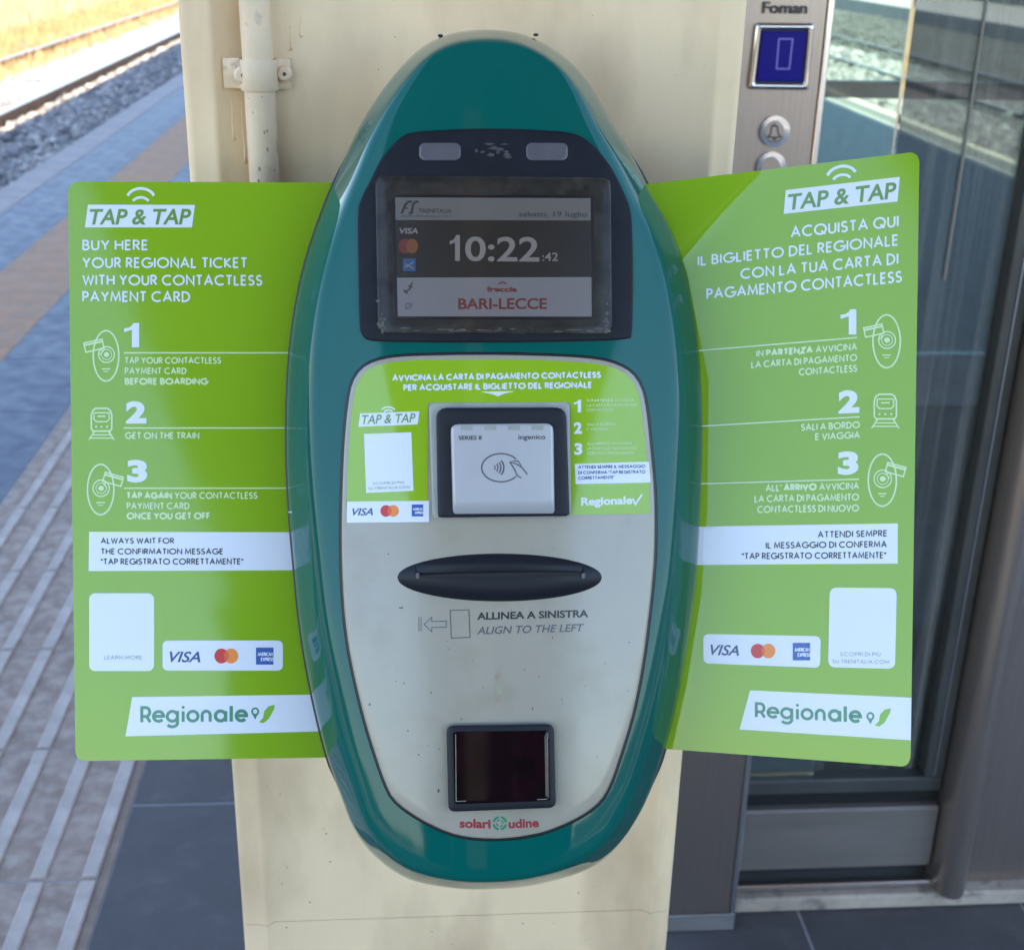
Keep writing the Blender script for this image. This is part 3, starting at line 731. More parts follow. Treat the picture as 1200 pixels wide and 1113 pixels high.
# clamp: a strap pressed over the pipe with a tab either side
zc = at_y(300, 88, YP)[2]; xc = xp(zc); hz = (at_y(300, 69, YP)[2]-at_y(300, 105, YP)[2])/2
xt0, xt1 = at_y(262, 88, YC)[0], at_y(341, 88, YC)[0]
prof = [(xt0, YC+0.0012), (xt0, YC-0.0022)]
R1 = 0.0120
prof += [(xc-R1-0.004, YC-0.0022), (xc-R1-0.0005, YC-0.004)]
prof += [(xc+R1*cos(a), YP-R1*sin(a)) for a in np.linspace(pi, 0, 15)]
prof += [(xc+R1+0.0005, YC-0.004), (xc+R1+0.004, YC-0.0022), (xt1, YC-0.0022), (xt1, YC+0.0012)]
n = len(prof); V = [(x, y, z) for z in (zc-hz, zc-hz+0.0015, zc+hz-0.0015, zc+hz) for x, y in prof]
V = [(xc+(v[0]-xc)*(0.99 if i < n or i >= 3*n else 1), v[1]+(0.0006 if i < n or i >= 3*n else 0), v[2]) for i, v in enumerate(V)]
Fc = []
for r_ in range(3):
    for k in range(n-1): Fc.append((r_*n+k, r_*n+k+1, (r_+1)*n+k+1, (r_+1)*n+k))
Fc.append(tuple(range(n))); Fc.append(tuple(range(3*n, 4*n)))
cl = build('clamp', V, Fc, 'conduit_paint', cond, smooth=True, auto=35); fixn(cl)
for px, py, rr, ex in ((284, 88.5, 0.0058, 0.0090), (332.7, 87, 0.0052, 0.0)):
    p = at_y(px, py, YC-0.007-ex)
    V, Fc = tube_vf([(p[0], YC-0.001, p[2]), (p[0], YC-0.0062-ex, p[2]), (p[0], YC-0.0078-ex, p[2])], [rr, rr, rr*0.72], 20)
    s_ = build('screw', V, Fc, 'conduit_paint', cl, smooth=True, auto=40)
    V, Fc = tube_vf([(p[0]+0.0004, YC-0.0080-ex, p[2]), (p[0]+0.0004, YC-0.00785-ex, p[2])], [0.0013, 0.0013], 10)
    build('screw_recess', V, Fc, 'screw_dark', cl)
# small blobs of paint and chips on the pipe
rr_ = random.Random(3); V = []; Fc = []
for k in range(26):
    z = 1.305+rr_.random()*0.24; a = radians(rr_.uniform(215, 325)); x = xp(z)+0.01025*cos(a); y = YP+0.01025*sin(a); s = rr_.uniform(0.0004, 0.0011)
    b_ = len(V)
    for q in range(6): t = q*pi/3; V.append((x+s*cos(t)*sin(-a)*0.8, y-0.00008+s*0.3*cos(t)*0, z+s*sin(t)*rr_.uniform(0.8, 2)))
    Fc.append(tuple(range(b_, b_+6)))
build('paint_chip', V, Fc, 'paint_wear', cond)['kind'] = 'stuff'

# runs of old paint and specks on the face of the column
rr_ = random.Random(11)
for px, py, ln in ((271, 112, .030), (283, 118, .042), (297, 150, .020), (340, 30, .016), (836, 60, .05), (268, 60, .022), (352, 20, .013)):
    p = at_y(px, py, YC+0.0028)
    n_ = 7; pth = [(p[0]+rr_.gauss(0, .00022), YC+0.0030, p[2]-ln*k/(n_-1)) for k in range(n_)]
    V, Fc = tube_vf(pth, [0.0003+0.0005*(k/(n_-1)) for k in range(n_-1)]+[0.0012], 8); build('paint_run', V, Fc, 'column_cream', col, smooth=True)
ink = Ink(lambda a, b_, o: at_y(a, b_, YC+0.0027-o), 0.0)
for k in range(42):
    px, py = (rr_.uniform(330, 770), rr_.uniform(1015, 1110)) if k % 3 == 0 else ((rr_.uniform(300, 390), rr_.uniform(890, 1100)) if k % 3 == 1 else (rr_.uniform(340, 830), rr_.uniform(5, 200)))
    r_ = rr_.uniform(.35, 1.1); ink.poly([(px+r_*cos(t)*rr_.uniform(.6, 1.3), py+r_*sin(t)*rr_.uniform(.6, 1.3)) for t in np.linspace(0, 2*pi, 8)[:-1]])
ink.build('speck', 'paint_wear', col)['kind'] = 'stuff'

# ================================================================== THE LIFT
YL = 1.80
lift = root('glass_lift', (1.3, 2.5, 0), 'glass walled lift with stainless steel frame behind the column', 'lift')
LZ = 3.30
post_x0, post_x1 = 0.418, 0.536
# stainless door post which carries the call panel
box('door_post', post_x0, post_x1-0.0085, 1.725, 1.86, 0.035, LZ, 'stainless', lift, 0.0015)
box('post_edge', post_x1-0.008, post_x1, 1.722, 1.86, 0.035, LZ, 'edge_bright', lift, 0.0012)
box('post_foot', post_x0-0.001, post_x1+0.001, 1.7235, 1.862, 0.001, 0.034, 'stainless_dark', lift, 0.001)
xs0, xs1 = post_x1+0.001, 0.898
box('sill_base', xs0, 2.3, 1.762, 1.87, 0.0005, 0.030, 'concrete_sill', lift, 0.004)
box('threshold', xs0, 0.955, 1.778, 1.86, 0.0305, 0.044, 'stainless_bright', lift, 0.003)
box('bottom_gap', xs0, xs1, 1.812, 1.86, 0.0425, 0.062, 'groove_black', lift)
box('bottom_rail', xs0, xs1-0.0, 1.795, 1.86, 0.0625, 0.188, 'stainless_dull', lift, 0.004)
box('glazing_groove', xs0, xs1, 1.812, 1.86, 0.1885, 0.214, 'groove_black', lift)
box('glazing_bead', xs0, xs1, 1.803, 1.845, 0.2145, 0.243, 'door_frame_dark', lift, 0.003)
box('glazing_strip', 0.864, xs1, 1.803, 1.845, 0.2435, LZ-0.1, 'door_frame_dark', lift, 0.003)
box('glazing_line', 0.878, 0.880, 1.8, 1.8025, 0.25, LZ-0.1, 'stainless_bright', lift)
# rounded stile at the right of the door
V = []; Fc = []; pr = []
for k in range(9): a = pi*(1-k/8); pr.append((0.9275+0.0285*cos(a), 1.80-0.055*sin(a)**0.7))
pr += [(0.956, 1.86), (0.899, 1.86)]; n = len(pr)
V = [(x, y, z) for z in (0.030, LZ) for x, y in pr]; Fc = [(k, (k+1) % n, n+(k+1) % n, n+k) for k in range(n)]+[tuple(range(n)), tuple(range(n, 2*n))]
build('stile', V, Fc, 'stainless', lift, smooth=True, auto=50)
box('side_panel', 0.9575, 2.3, 1.79, 1.86, 0.030, 0.92, 'stainless', lift, 0.003)
box('side_panel', 0.9575, 2.3, 1.79, 1.86, 0.925, LZ, 'stainless_dark', lift, 0.003)
# panes: outer pane, and the sliding leaf behind it
build('glass_pane', *box_vf(xs0, 0.6757, 1.818, 1.826, 0.244, LZ-0.1), 'lift_glass', lift)
build('glass_pane', *box_vf(0.680, 0.864, 1.830, 1.838, 0.244, LZ-0.1), 'door_glass', lift)
box('pane_edge', 0.6762, 0.6797, 1.8265, 1.839, 0.244, LZ-0.1, 'edge_bright', lift, 0.001)
box('streak_strip', 0.7740, 0.7785, 1.8245, 1.8292, 1.10, LZ-0.1, 'streak_pale', lift, 0.0015)  # pale strip drawn for the soft vertical streak on the glass
box('head_rail', post_x1, 2.3, 1.79, 1.86, LZ-0.099, LZ+0.05, 'stainless', lift, 0.003)
# back wall of the shaft: frame bars and one large pane
zb = at_y(1000, 97, 3.34)[2], at_y(1000, 112, 3.34)[2]
box('back_bar', 0.45, 2.3, 3.33, 3.37, zb[1]-0.006, zb[0]+0.004, 'door_frame_dark', lift, 0.002)
zb = at_y(1100, 415, 3.34)[2], at_y(1100, 474, 3.34)[2]
box('back_bar', 0.45, 2.3, 3.33, 3.37, zb[1], zb[0], 'stainless_dark', lift, 0.002)
box('back_bar', 0.45, 2.3, 3.33, 3.37, LZ-0.06, LZ+0.05, 'stainless_dark', lift, 0.002)
box('kick_panel', 0.45, 2.3, 3.34, 3.36, 0.0, zb[1]-0.003, 'door_frame_dark', lift)
build('back_pane', *box_vf(0.45, 2.3, 3.346, 3.354, zb[0]+0.001, LZ-0.1), 'lift_glass', lift)
for x in (0.42, 2.26): box('corner_post', x, x+0.029, 3.30, 3.40, 0.0, LZ+0.05, 'stainless_dark', lift, 0.003)
box('lift_roof', 0.418, 2.3, 1.80, 3.4, LZ+0.052, LZ+0.12, 'stainless_dark', lift, 0.003)
box('car_floor', 0.56, 2.2, 1.90, 3.25, 0.001, 0.012, 'tile_dark', lift)

# ---- call panel on the door post
YQ = 1.7235
cp = root('lift_call_panel', (0.477, YQ, 1.4), 'brushed steel lift call panel with blue floor display, right of column', 'call panel')
def sq(px, py, off=0.0): return at_y(px, py, YQ-off)
ink = Ink(sq, 0.0016); ink.font('Foman', (893.5, 16), (946.5, 16.5), 14.5, bold=0.022, shear=0.10); ink.build('maker_name', 'ink_black', cp)
def panel_quad(name, q, r, m, parent, off, thick, bevel=1.2, surf=sq):
    O = quadrect(q, r); c = O.mean(0)
    R3 = [[surf(*p, off-thick) for p in O], [surf(*p, off-0.0004) for p in O], [surf(*p, off) for p in c+(O-c)*(1-bevel/30)], [surf(*p, off) for p in c+(O-c)*0.5]]
    V, Fc = rings(R3); o = build(name, V, Fc, m, parent); fixn(o); return o
Q0 = np.array([(886, 27), (955, 27.5), (947.5, 106), (876.5, 105)], float)
def ring_quad(name, Qo, Qi, m, parent, off0, off1):
    a = quadrect(Qo, 4); b_ = quadrect(Qi, 2.5); c = (a+b_)/2
    R3 = [[sq(*p, off0) for p in a], [sq(*p, off1*0.8) for p in a+(c-a)*0.35], [sq(*p, off1) for p in c], [sq(*p, off1*0.8) for p in b_+(c-b_)*0.35], [sq(*p, off0) for p in b_]]
    V, Fc = rings(R3, cap_front=False); o = build(name, V, Fc, m, parent, smooth=True); return o
cq = Q0.mean(0)
disp = panel_quad('floor_display', cq+(Q0-cq)*0.86, 2, 'groove_black', cp, 0.003, 0.003)
ring_quad('bezel', Q0, cq+(Q0-cq)*0.78, 'chrome', disp, 0.0, 0.008)
panel_quad('screen', cq+(Q0-cq)*0.745, 1, 'display_blue', disp, 0.0045, 0.003)
ink = Ink(sq, 0.0047)
for q in ([(913, 47), (928, 46), (927, 47), (911.5, 80)],): pass
dg = [(913, 46), (929, 46), (925, 81), (910, 81)]; ink.line(dg, 1.6, closed=True); ink.build('digit', 'display_digit', disp)
def button(cx, cy, symbol):
    s = 17.5
    P = sq(cx, cy, 0.0); sc_ = np.linalg.norm(sq(cx+1, cy)-P)
    R = s*sc_
    V, Fc = tube_vf([(P[0], YQ, P[2]), (P[0], YQ-0.003, P[2]), (P[0], YQ-0.0038, P[2]), (P[0], YQ-0.0030, P[2])], [R, R, R*0.9, R*0.74], 32, caps=False)
    b0 = build('button', V, Fc, 'chrome', cp, smooth=True, auto=18)
    V, Fc = tube_vf([(P[0], YQ, P[2]), (P[0], YQ-0.0035, P[2]), (P[0], YQ-0.0042, P[2])], [R*0.7, R*0.7, R*0.62], 28)
    build('button_cap', V, Fc, 'stainless', b0, smooth=True, auto=18)
    i2 = Ink(sq, 0.0044)
    if symbol:
        i2.line([(cx-8, cy+7), (cx-4.5, cy+3), (cx-3.2, cy-6), (cx+3.2, cy-6), (cx+4.5, cy+3), (cx+8, cy+7)], 1.8, closed=True)
        i2.ellipse(cx, cy+9.5, 2.5, 1.5, 10); i2.rect(cx-1, cy-9, cx+1, cy-6)
        i2.build('bell_symbol', 'ink_black', b0)
button(907.5, 154, True); button(903, 196, False)

# ================================================================== THE TICKET VALIDATOR
val = root('ticket_validator', tuple(PC), 'teal green oval ticket validator with screen and card reader on column', 'ticket validator')
SO = [(572, 35), (526, 40.5), (490, 59.5), (454, 98), (421, 149), (399, 198), (379, 245), (359, 305), (346, 365), (338.5, 430), (336, 500), (337.5, 570), (343, 645), (352, 735), (364.5, 808), (381, 878),
      (399, 931), (417, 975), (444, 1007), (480, 1030), (528, 1040), (575, 1041.5), (625, 1037), (680, 1022), (714, 1001), (738, 972), (761, 929), (781, 871), (795, 815), (806, 755), (815, 690), (820, 625), (823, 560),
      (824, 495), (821, 430), (814, 370), (802, 312), (784, 264), (764, 228), (741, 183), (717, 144), (689, 97), (658, 64), (616, 41.5)]
SO = resample(catmull(SO, 6), 220)
def fs(px, py, off): return face(px, py, off)
def lvl(off_px, n_rel, k):
    """ring of the moulded shell, off_px inwards; n_rel metres below the front surface, k = how much it follows the front"""
    R_ = []; nx = np.roll(SO, -1, 0)-np.roll(SO, 1, 0); nx = np.abs(nx[:, 1])/np.linalg.norm(nx, axis=1); nx = np.convolve(np.r_[nx[-24:], nx, nx[:24]], np.hanning(49)/np.hanning(49).sum(), 'valid')
    sc_ = (0.20+0.90*nx**1.5)[:, None] if off_px < 40 else ((0.20+0.90*nx**1.5)*(1-min(1, (off_px-40)/22))+min(1, (off_px-40)/22))[:, None]
    for p in SO+(inset(SO, off_px)-SO)*sc_:
        q = face(p[0], p[1], 0.0); fr_ = (q-PC)@PN
        n = (fr_+n_rel)*k+(1-k)*(0.0+n_rel+N0)
        R_.append(onplane(p[0], p[1], n))
    return R_
R3 = [[onplane(*p, -0.010) for p in inset(SO, 3)], [onplane(*p, -0.003) for p in inset(SO, 0.6)], [onplane(*p, 0.004) for p in SO]]
for o_, n_, k_ in ((3.5, -.036, .2), (8, -.027, .4), (13, -.0175, .6), (17, -.0105, .8), (20, -.0063, .9), (22.5, -.0038, 1), (26, -.0019, 1), (31, -.0008, 1), (38, -.0003, 1), (48, 0, 1), (62, 0, 1)): R3.append(lvl(o_, n_, k_))
I = inset(SO, 62); cc = np.array([579.0, 545.0])
for s in (0.93, 0.86, 0.78, 0.70, 0.60, 0.5, 0.4, 0.3, 0.2, 0.1): R3.append([face(*(cc+(p-cc)*s)) for p in I])
V, Fc = rings(R3, cap_back=False); sh = build('shell', V, Fc, 'shell_green', val, smooth=True); fixn(sh)
_w = np.array([1.0 if 205 < p[1] < 895 else max(0.0, 1-min(abs(p[1]-205), abs(p[1]-895))/25) for p in SO])[:, None]
def gk_(d, n): return [onplane(*p, n) for p in SO+(inset(SO, -d)-SO)*_w]
V, Fc = rings([[onplane(*p, -0.013) for p in inset(SO, 14)], gk_(2.0, -0.012), gk_(2.3, -0.0045), [onplane(*p, -0.0035) for p in inset(SO, 2)]], cap_front=False, cap_back=True)
build('back_gasket', V, Fc, 'gasket_black', val, smooth=True, auto=30)
# mounting body between shell and column
rb = inset(SO, 55); cb = rb.mean(0)
A_ = [onplane(*p, -0.0125) for p in cb+(rb-cb)*0.80]
B_ = [np.array([p[0]*0.8+0.008, YC+0.002, p[2]]) for p in A_]
V, Fc = rings([B_, A_], cap_front=True); build('wall_bracket', V, Fc, 'gasket_black', val, smooth=True, auto=40)
# small fixings that show round the rim
for px, py in ((516, 43), (628, 42)):
    P = onplane(px, py, -0.008); V, Fc = tube_vf([P, P+PV*0.0009], 0.0016, 10); build('rim_clip', V, Fc, 'gasket_black', val)
for px, py in ((791, 322), (823, 470), (818, 642), (803, 745), (339, 600)):
    P = onplane(px, py, 0.0045); V, Fc = tube_vf([P, P+PN*0.0008], 0.0006, 8); build('rim_screw', V, Fc, 'stainless_bright', val)

# ---- grey front plate
GP = [(410, 463), (416, 443), (430, 428), (455, 420), (495, 417), (577, 416), (657, 418), (703, 422), (731, 431), (747, 446), (756, 472), (762, 525), (766.5, 577), (767, 640), (764.5, 680), (760, 722), (753, 775), (742, 832), (727, 883), (713, 922),
      (697, 944), (668, 962), (630, 976), (583, 982), (537, 978), (498, 962), (467, 941), (454, 922), (440, 883), (426, 836), (412, 775), (405, 728), (401.5, 678), (400.5, 620), (402, 560), (405, 505)]
GP = resample(catmull(GP, 5), 170)
gk = plate('plate_gasket', inset(GP, -3.4), 'gasket_black', val, 0.0006, 0.004)
gp = plate('front_plate', GP, 'plate_grey', val, 0.0022, 0.0030, bevel=2.4, shrink=(0.95, 0.88, 0.8, 0.7, 0.6, 0.5, 0.4, 0.3, 0.2, 0.1))
PO = 0.0022
# stains and scratches on the plate
ink = Ink(face, PO+0.00006)
rr_ = random.Random(5)
def blob(ink, cx, cy, rx, ry, n=12, j=0.3): ink.poly([(cx+rx*cos(2*pi*k/n)*rr_.uniform(1-j, 1+j), cy+ry*sin(2*pi*k/n)*rr_.uniform(1-j, 1+j)) for k in range(n)])
ink.poly([(584, 781), (587, 787), (587.5, 795), (586, 803), (588, 812), (587, 822), (583, 830), (579, 824), (580, 812), (581.5, 803), (580, 794), (581, 786)])
ink.build('stain', 'stain_yellow', gp)
ink = Ink(face, PO+0.00008)
for k in range(34): blob(ink, rr_.uniform(425, 745), rr_.uniform(630, 900), rr_.uniform(.4, 1.1), rr_.uniform(.4, 1.2), 7)
blob(ink, 514, 926, 1.3, 2.4, 8); blob(ink, 470, 712, 3, 1, 8)
ink.build('dirt_speck', 'scuff', gp)['kind'] = 'stuff'

# ---- sticker on the plate
stk = root('instruction_sticker', tuple(face(585, 510, PO)), 'green sticker around the card reader on the validator front plate', 'sticker')
IP = inset(GP, 5.0)
def span(P, x):
    ys = []
    for a, b_ in zip(P, np.roll(P, -1, 0)):
        if (a[0]-x)*(b_[0]-x) <= 0 and a[0] != b_[0]: ys.append(a[1]+(b_[1]-a[1])*(x-a[0])/(b_[0]-a[0]))
    return (min(ys), max(ys)) if ys else (None, None)
def strips(name, xs, top, bot, m, parent, off, surf=face, rows_=10):
    V = []; Fc = []
    for x in xs:
        a, b_ = top(x), bot(x)
        for r_ in range(rows_+1): V.append(tuple(surf(x, a+(b_-a)*r_/rows_, off)))
    for i in range(len(xs)-1):
        for r_ in range(rows_): a = i*(rows_+1)+r_; Fc.append((a, a+1, a+rows_+2, a+rows_+1))
    return build(name, V, Fc, m, parent, smooth=True)
xmin, xmax = IP[:, 0].min()+0.3, IP[IP[:, 1] < 604][:, 0].max()-0.1
bend = lambda x: 604+(-0.012)*(x-585)
tp = lambda x: min(span(IP, x)[0], bend(x)-2)
def clampbot(x):
    return bend(x)
SOF = PO+0.00025
xl = np.concatenate([np.linspace(xmin, 425, 26), np.linspace(427, 501.5, 24)])
strips('backing', xl, tp, lambda x: min(span(IP, x)[1], 588), 'sticker_green', stk, SOF)
strips('backing', np.linspace(501.5, 668.5, 30), tp, lambda x: 472.0, 'sticker_green', stk, SOF)
strips('backing', np.concatenate([np.linspace(668.5, 740, 20), np.linspace(741, xmax, 24)]), tp, lambda x: min(span(IP, x)[1], bend(x)), 'sticker_green', stk, SOF)
iw = Ink(face, SOF+0.0001)
iw.text('AVVICINA LA CARTA DI PAGAMENTO CONTACTLESS', (460.5, 446.6), (703.5, 443), 7.6, weight=0.24)
iw.build('lettering', 'ink_white', stk); iw = Ink(face, SOF+0.0001)
iw.text('PER ACQUISTARE IL BIGLIETTO DEL REGIONALE', (473.5, 458), (693, 454.8), 7.6, weight=0.24)
wq_ = Ink(face, SOF+0.0001); wq_.poly([(563, 459), (604, 458.4), (590, 461.5), (583.5, 464.5), (577, 461.8)]); wq_.build('chevron', 'ink_white', stk)
def wifi(ink, cx, cy, s, w):
    ink.line([(cx+s*1.15*cos(a), cy-s*sin(a)*0.9+s*0.55) for a in np.linspace(radians(142), radians(38), 12)], w)
    ink.line([(cx+s*0.72*cos(a), cy-s*sin(a)*0.56+s*0.62) for a in np.linspace(radians(142), radians(38), 10)], w)
wq_ = Ink(face, SOF+0.0001); wifi(wq_, 455, 480, 8.5, 1.6); wq_.build('signal_symbol', 'ink_white', stk)
wq_ = Ink(face, SOF+0.0001); wq_.poly([(422, 484.5), (491.5, 482), (489.5, 497.3), (420, 500)]); wq_.build('logo_panel', 'ink_white', stk)
for t_, x0, y0 in (('1', 672.5, 483), ('2', 672.5, 508.5), ('3', 673, 533)):
    wq_ = Ink(face, SOF+0.0001); wq_.one(x0, y0, 8.5, 14.5) if t_ == '1' else wq_.font(t_, (x0, y0), (x0+9.5, y0-0.3), 14.5, bold=0.045); wq_.build('step_number', 'ink_white', stk)
wq_ = Ink(face, SOF+0.0001); wq_.poly([(426.5, 508.5), (482, 506.5), (484.5, 575), (429, 577.5)]); wq_.build('blank_card', 'ink_white', stk)
wq_ = Ink(face, SOF+0.0001); wq_.rect(406.5, 587.2, 503, 612, 10, -0.010); wq_.build('payment_panel', 'ink_white', stk)
wq_ = Ink(face, SOF+0.0001); wq_.poly([(673.5, 543.6), (760.5, 541), (762.5, 565.3), (674.5, 567.2)]); wq_.build('message_panel', 'ink_white', stk)
wq_ = Ink(face, SOF+0.0001); wq_.font('Regionale', (681, 592.3), (741, 590.5), 10, bold=0.035); wq_.build('wordmark', 'ink_white', stk)
wq_ = Ink(face, SOF+0.0001); wq_.line([(741.5, 584), (744.5, 591), (752.5, 579)], 2.0); wq_.build('tick_mark', 'ink_white', stk)
iw.build('lettering', 'ink_white', stk)
ip = Ink(face, SOF+0.0001)
for ls, y0 in ((('IN PARTENZA AVVICINA', 'LA CARTA DI PAGAMENTO', 'CONTACTLESS'), 471), (('SALI A BORDO', 'E VIAGGIA'), 499), (('ALL\'ARRIVO AVVICINA', 'LA CARTA DI PAGAMENTO', 'CONTACTLESS DI NUOVO'), 521.5)):
    for k, t_ in enumerate(ls): ip.text(t_, (688, y0+k*5.6), (688+len(t_)*2.75, y0+k*5.6-0.6), 3.3, weight=0.15, bolds={1} if k == 0 and t_[0] == 'I' else None)
ip.build('small_lettering', 'ink_pale', stk)
ig = Ink(face, SOF+0.0002); ig.font('TAP & TAP', (424, 497.2), (487, 494.8), 11.3, bold=0.012, shear=0.2)
ig.text('SCOPRI DI PI\u00d9', (437, 568), (473, 566.6), 3.0, weight=0.14); ig.text('SU TRENITALIA.COM', (432, 573.8), (480, 572), 3.0, weight=0.14)
ig.build('green_lettering', 'ink_green', stk)
ib = Ink(face, SOF+0.0002)
for k, t_ in enumerate(('ATTENDI SEMPRE IL MESSAGGIO', 'DI CONFERMA "TAP REGISTRATO', 'CORRETTAMENTE"')):
    ib.text(t_, (678, 549.3+k*6.4), (678+(78 if k < 2 else 42), 548.2+k*6.4), 3.9, weight=0.20)
ib.build('dark_lettering', 'ink_blue', stk)
def cardmarks(surf, off, parent, visa, mc, ax, hs=1.0, sl=0.0):
    """VISA wordmark, two overlapping discs, blue square"""
    i = Ink(surf, off); i.font('VISA', visa[0], visa[1], visa[2], bold=0.02, shear=0.32); i.build('visa_mark', 'ink_blue', parent)
    i = Ink(surf, off); i.ellipse(mc[0], mc[1], mc[3], mc[3]*1.04); i.build('red_disc', 'ink_red', parent)
    i = Ink(surf, off+0.00006); i.ellipse(mc[2], mc[1]+sl*(mc[2]-mc[0]), mc[3], mc[3]*1.04); i.build('orange_disc', 'ink_orange', parent)
    # lens where the discs overlap
    d = (mc[2]-mc[0])/2; r = mc[3]
    if r > d:
        th = math.acos(d/r); cx = (mc[0]+mc[2])/2
        pts = [(mc[2]-r*cos(t), mc[1]+r*sin(t)) for t in np.linspace(-th, th, 10)]+[(mc[0]+r*cos(t), mc[1]-r*sin(t)) for t in np.linspace(-th, th, 10)]
        i = Ink(surf, off+0.00012); i.poly(pts); i.build('overlap_mark', 'ink_redorange', parent)
    i = Ink(surf, off); x0, y0, x1, y1 = ax; i.poly([(x0, y0), (x1, y0+sl*(x1-x0)), (x1, y1+sl*(x1-x0)), (x0, y1)]); i.build('blue_square', 'ink_cardblue', parent)
    i = Ink(surf, off+0.00008); w = x1-x0; h = y1-y0
    i.text('AMERICAN', (x0+w*.12, y0+h*.50), (x0+w*.94, y0+h*.50), h*.22, weight=.2)
    i.text('EXPRESS', (x0+w*.30, y0+h*.80), (x1, y0+h*.80), h*.22, weight=.2)
    i.build('blue_square_lettering', 'ink_white', parent)
cardmarks(face, SOF+0.0002, stk, ((413, 604), (437, 603.7), 9), (452.3, 598.6, 460.8, 6.6), (482.5, 591, 496, 605))

# ---- dark bezel of the display
BZ = [(483, 155.5), (520, 152.5), (575, 151), (630, 152.5), (666, 155.5), (686, 163), (702, 178), (716, 196), (728, 219), (737, 240), (740.5, 262), (741.5, 320), (741, 378), (739.5, 391), (728, 398), (616, 401), (500, 401), (437, 399.5), (424.5, 393), (421.5, 380), (420, 320), (419.5, 250),
      (424, 232), (436, 208), (446, 188), (459, 172), (470, 161)]
BZ = resample(catmull(BZ, 5), 150)
bz = plate('display_bezel', BZ, 'bezel_dark', val, 0.0016, 0.003, bevel=3)
wq = [(439.5, 206), (716, 208), (717.5, 392), (443, 391)]
wn_ = plate('display_window', resample(quadrect(wq, 9), 90), 'bezel_glass', bz, 0.0026, 0.002, bevel=1.5)
dp = plate('screen_surround', resample(quadrect([(458.5, 228), (696.5, 229), (697.5, 375), (461, 374.5)], 4), 80), 'screen_gap', bz, 0.00275, 0.001, bevel=0.5)
for px in (515.5, 641):
    plate('sensor_lens', rrect(px-24.5, 167.5, px+24.5, 188.5, 7), 'lens_grey', bz, 0.0022, 0.001, bevel=1.5)
ink = Ink(face, 0.0017)
for k in range(13): blob(ink, 580+rr_.gauss(0, 14), 176+rr_.gauss(0, 6), rr_.uniform(2, 7), rr_.uniform(.8, 2.2), 11, .5)
ink.build('smudge', 'scuff', bz)
ink = Ink(face, 0.00268)
for k in range(26):
    side = rr_.random() < .5; x = rr_.uniform(443, 451) if side else rr_.uniform(707, 714); y = 391-abs(rr_.gauss(0, 16))
    blob(ink, x, min(y, 388), rr_.uniform(.6, 2.6), rr_.uniform(1, 4), 9, .5)
for k in range(18): blob(ink, rr_.uniform(455, 705), rr_.uniform(384, 389), rr_.uniform(2, 9), rr_.uniform(.4, 1.1), 9, .5)
ink.build('grime', 'grime_pale', bz)['kind'] = 'stuff'
# screen contents
scn = plate('screen', resample(quadrect([(463, 231.5), (692, 232.5), (693.5, 371), (466, 370.5)], 0), 60), 'screen_black', bz, 0.0029, 0.0005, bevel=0.3)
so_ = 0.0030
i = Ink(face, so_); i.poly([(463, 231.5), (692, 232.5), (692.3, 258.5), (463.6, 258)]); i.build('title_bar', 'screen_white', scn)
i = Ink(face, so_); i.poly([(465.3, 325.5), (693, 324.8), (693.5, 371), (466.2, 370.8)]); i.build('message_bar', 'screen_light', scn)
i = Ink(face, so_+0.0001)
# railway logo: two slanted letters made of strokes
i.line([(470.5, 250.5), (475, 240), (478.5, 236.5), (483, 236.5)], 2.8); i.line([(472.5, 244), (478, 244)], 1.8); i.line([(479, 250.3), (482.5, 249.5), (484, 240), (487, 236.6), (490.5, 236.4)], 2.8)
i.font('TRENITALIA', (490.5, 249.5), (529.5, 249.8), 5.2, bold=0.015)
i.font('GRUPPO FERROVIE DELLO STATO', (470, 254.6), (529.5, 254.8), 2.4)
i.font('sabato, 19 luglio', (608, 254), (688, 254.3), 6.6, bold=0.008)
# two small symbols at lower left
i.line([(474, 343), (480, 339), (483, 331)], 1.8); i.line([(478, 335), (484, 337)], 1.4); i.line([(473, 340), (478, 344)], 1.6)
i.build('dark_text', 'screen_ink', scn)
i = Ink(face, so_+0.0001); i.ring(478.5, 359, 3.6, 3.4, 1.0, 14); i.line([(474, 362.5), (483, 355.5)], 1.0); i.build('faint_symbol', 'lens_grey', scn)
i = Ink(face, so_+0.0001); i.one(527, 306, 12, 30.5); i.font('0:22', (545, 306), (632, 306.8), 30.5, bold=0.016); i.font(':42', (635.5, 306), (654, 306), 10.5, bold=0.01)
i.font('VISA', (468, 274), (490, 274), 7.0, bold=0.03, shear=0.15); i.build('clock_digits', 'screen_digits', scn)
i = Ink(face, so_+0.0001); i.ellipse(474.5, 288.5, 7.5, 9); i.font('BARI-LECCE', (537, 362.5), (641, 362.2), 13.6, bold=0.024)
i.font('freccia', (570.5, 342), (606, 342), 6.5, bold=0.04); i.line([(584, 333), (589, 330.5), (594, 333)], 1.6); i.build('red_text', 'screen_red', scn)
i = Ink(face, so_+0.00018); i.ellipse(483, 288.5, 7, 8.6); i.build('orange_disc', 'screen_orange', scn)
i = Ink(face, so_+0.0001); i.rect(472, 303, 487, 318); i.build('blue_square', 'screen_blue', scn)
i = Ink(face, so_+0.0002); i.line([(474, 314), (485, 307)], 1.2); i.line([(474, 309), (485, 315)], 1.0); i.build('square_mark', 'screen_digits', scn)
plate('cover_glass', resample(quadrect([(442, 208.5), (714, 210.5), (715, 390), (445, 389)], 8), 80), 'cover_glass', bz, 0.0042, 0.0001, bevel=0.3)

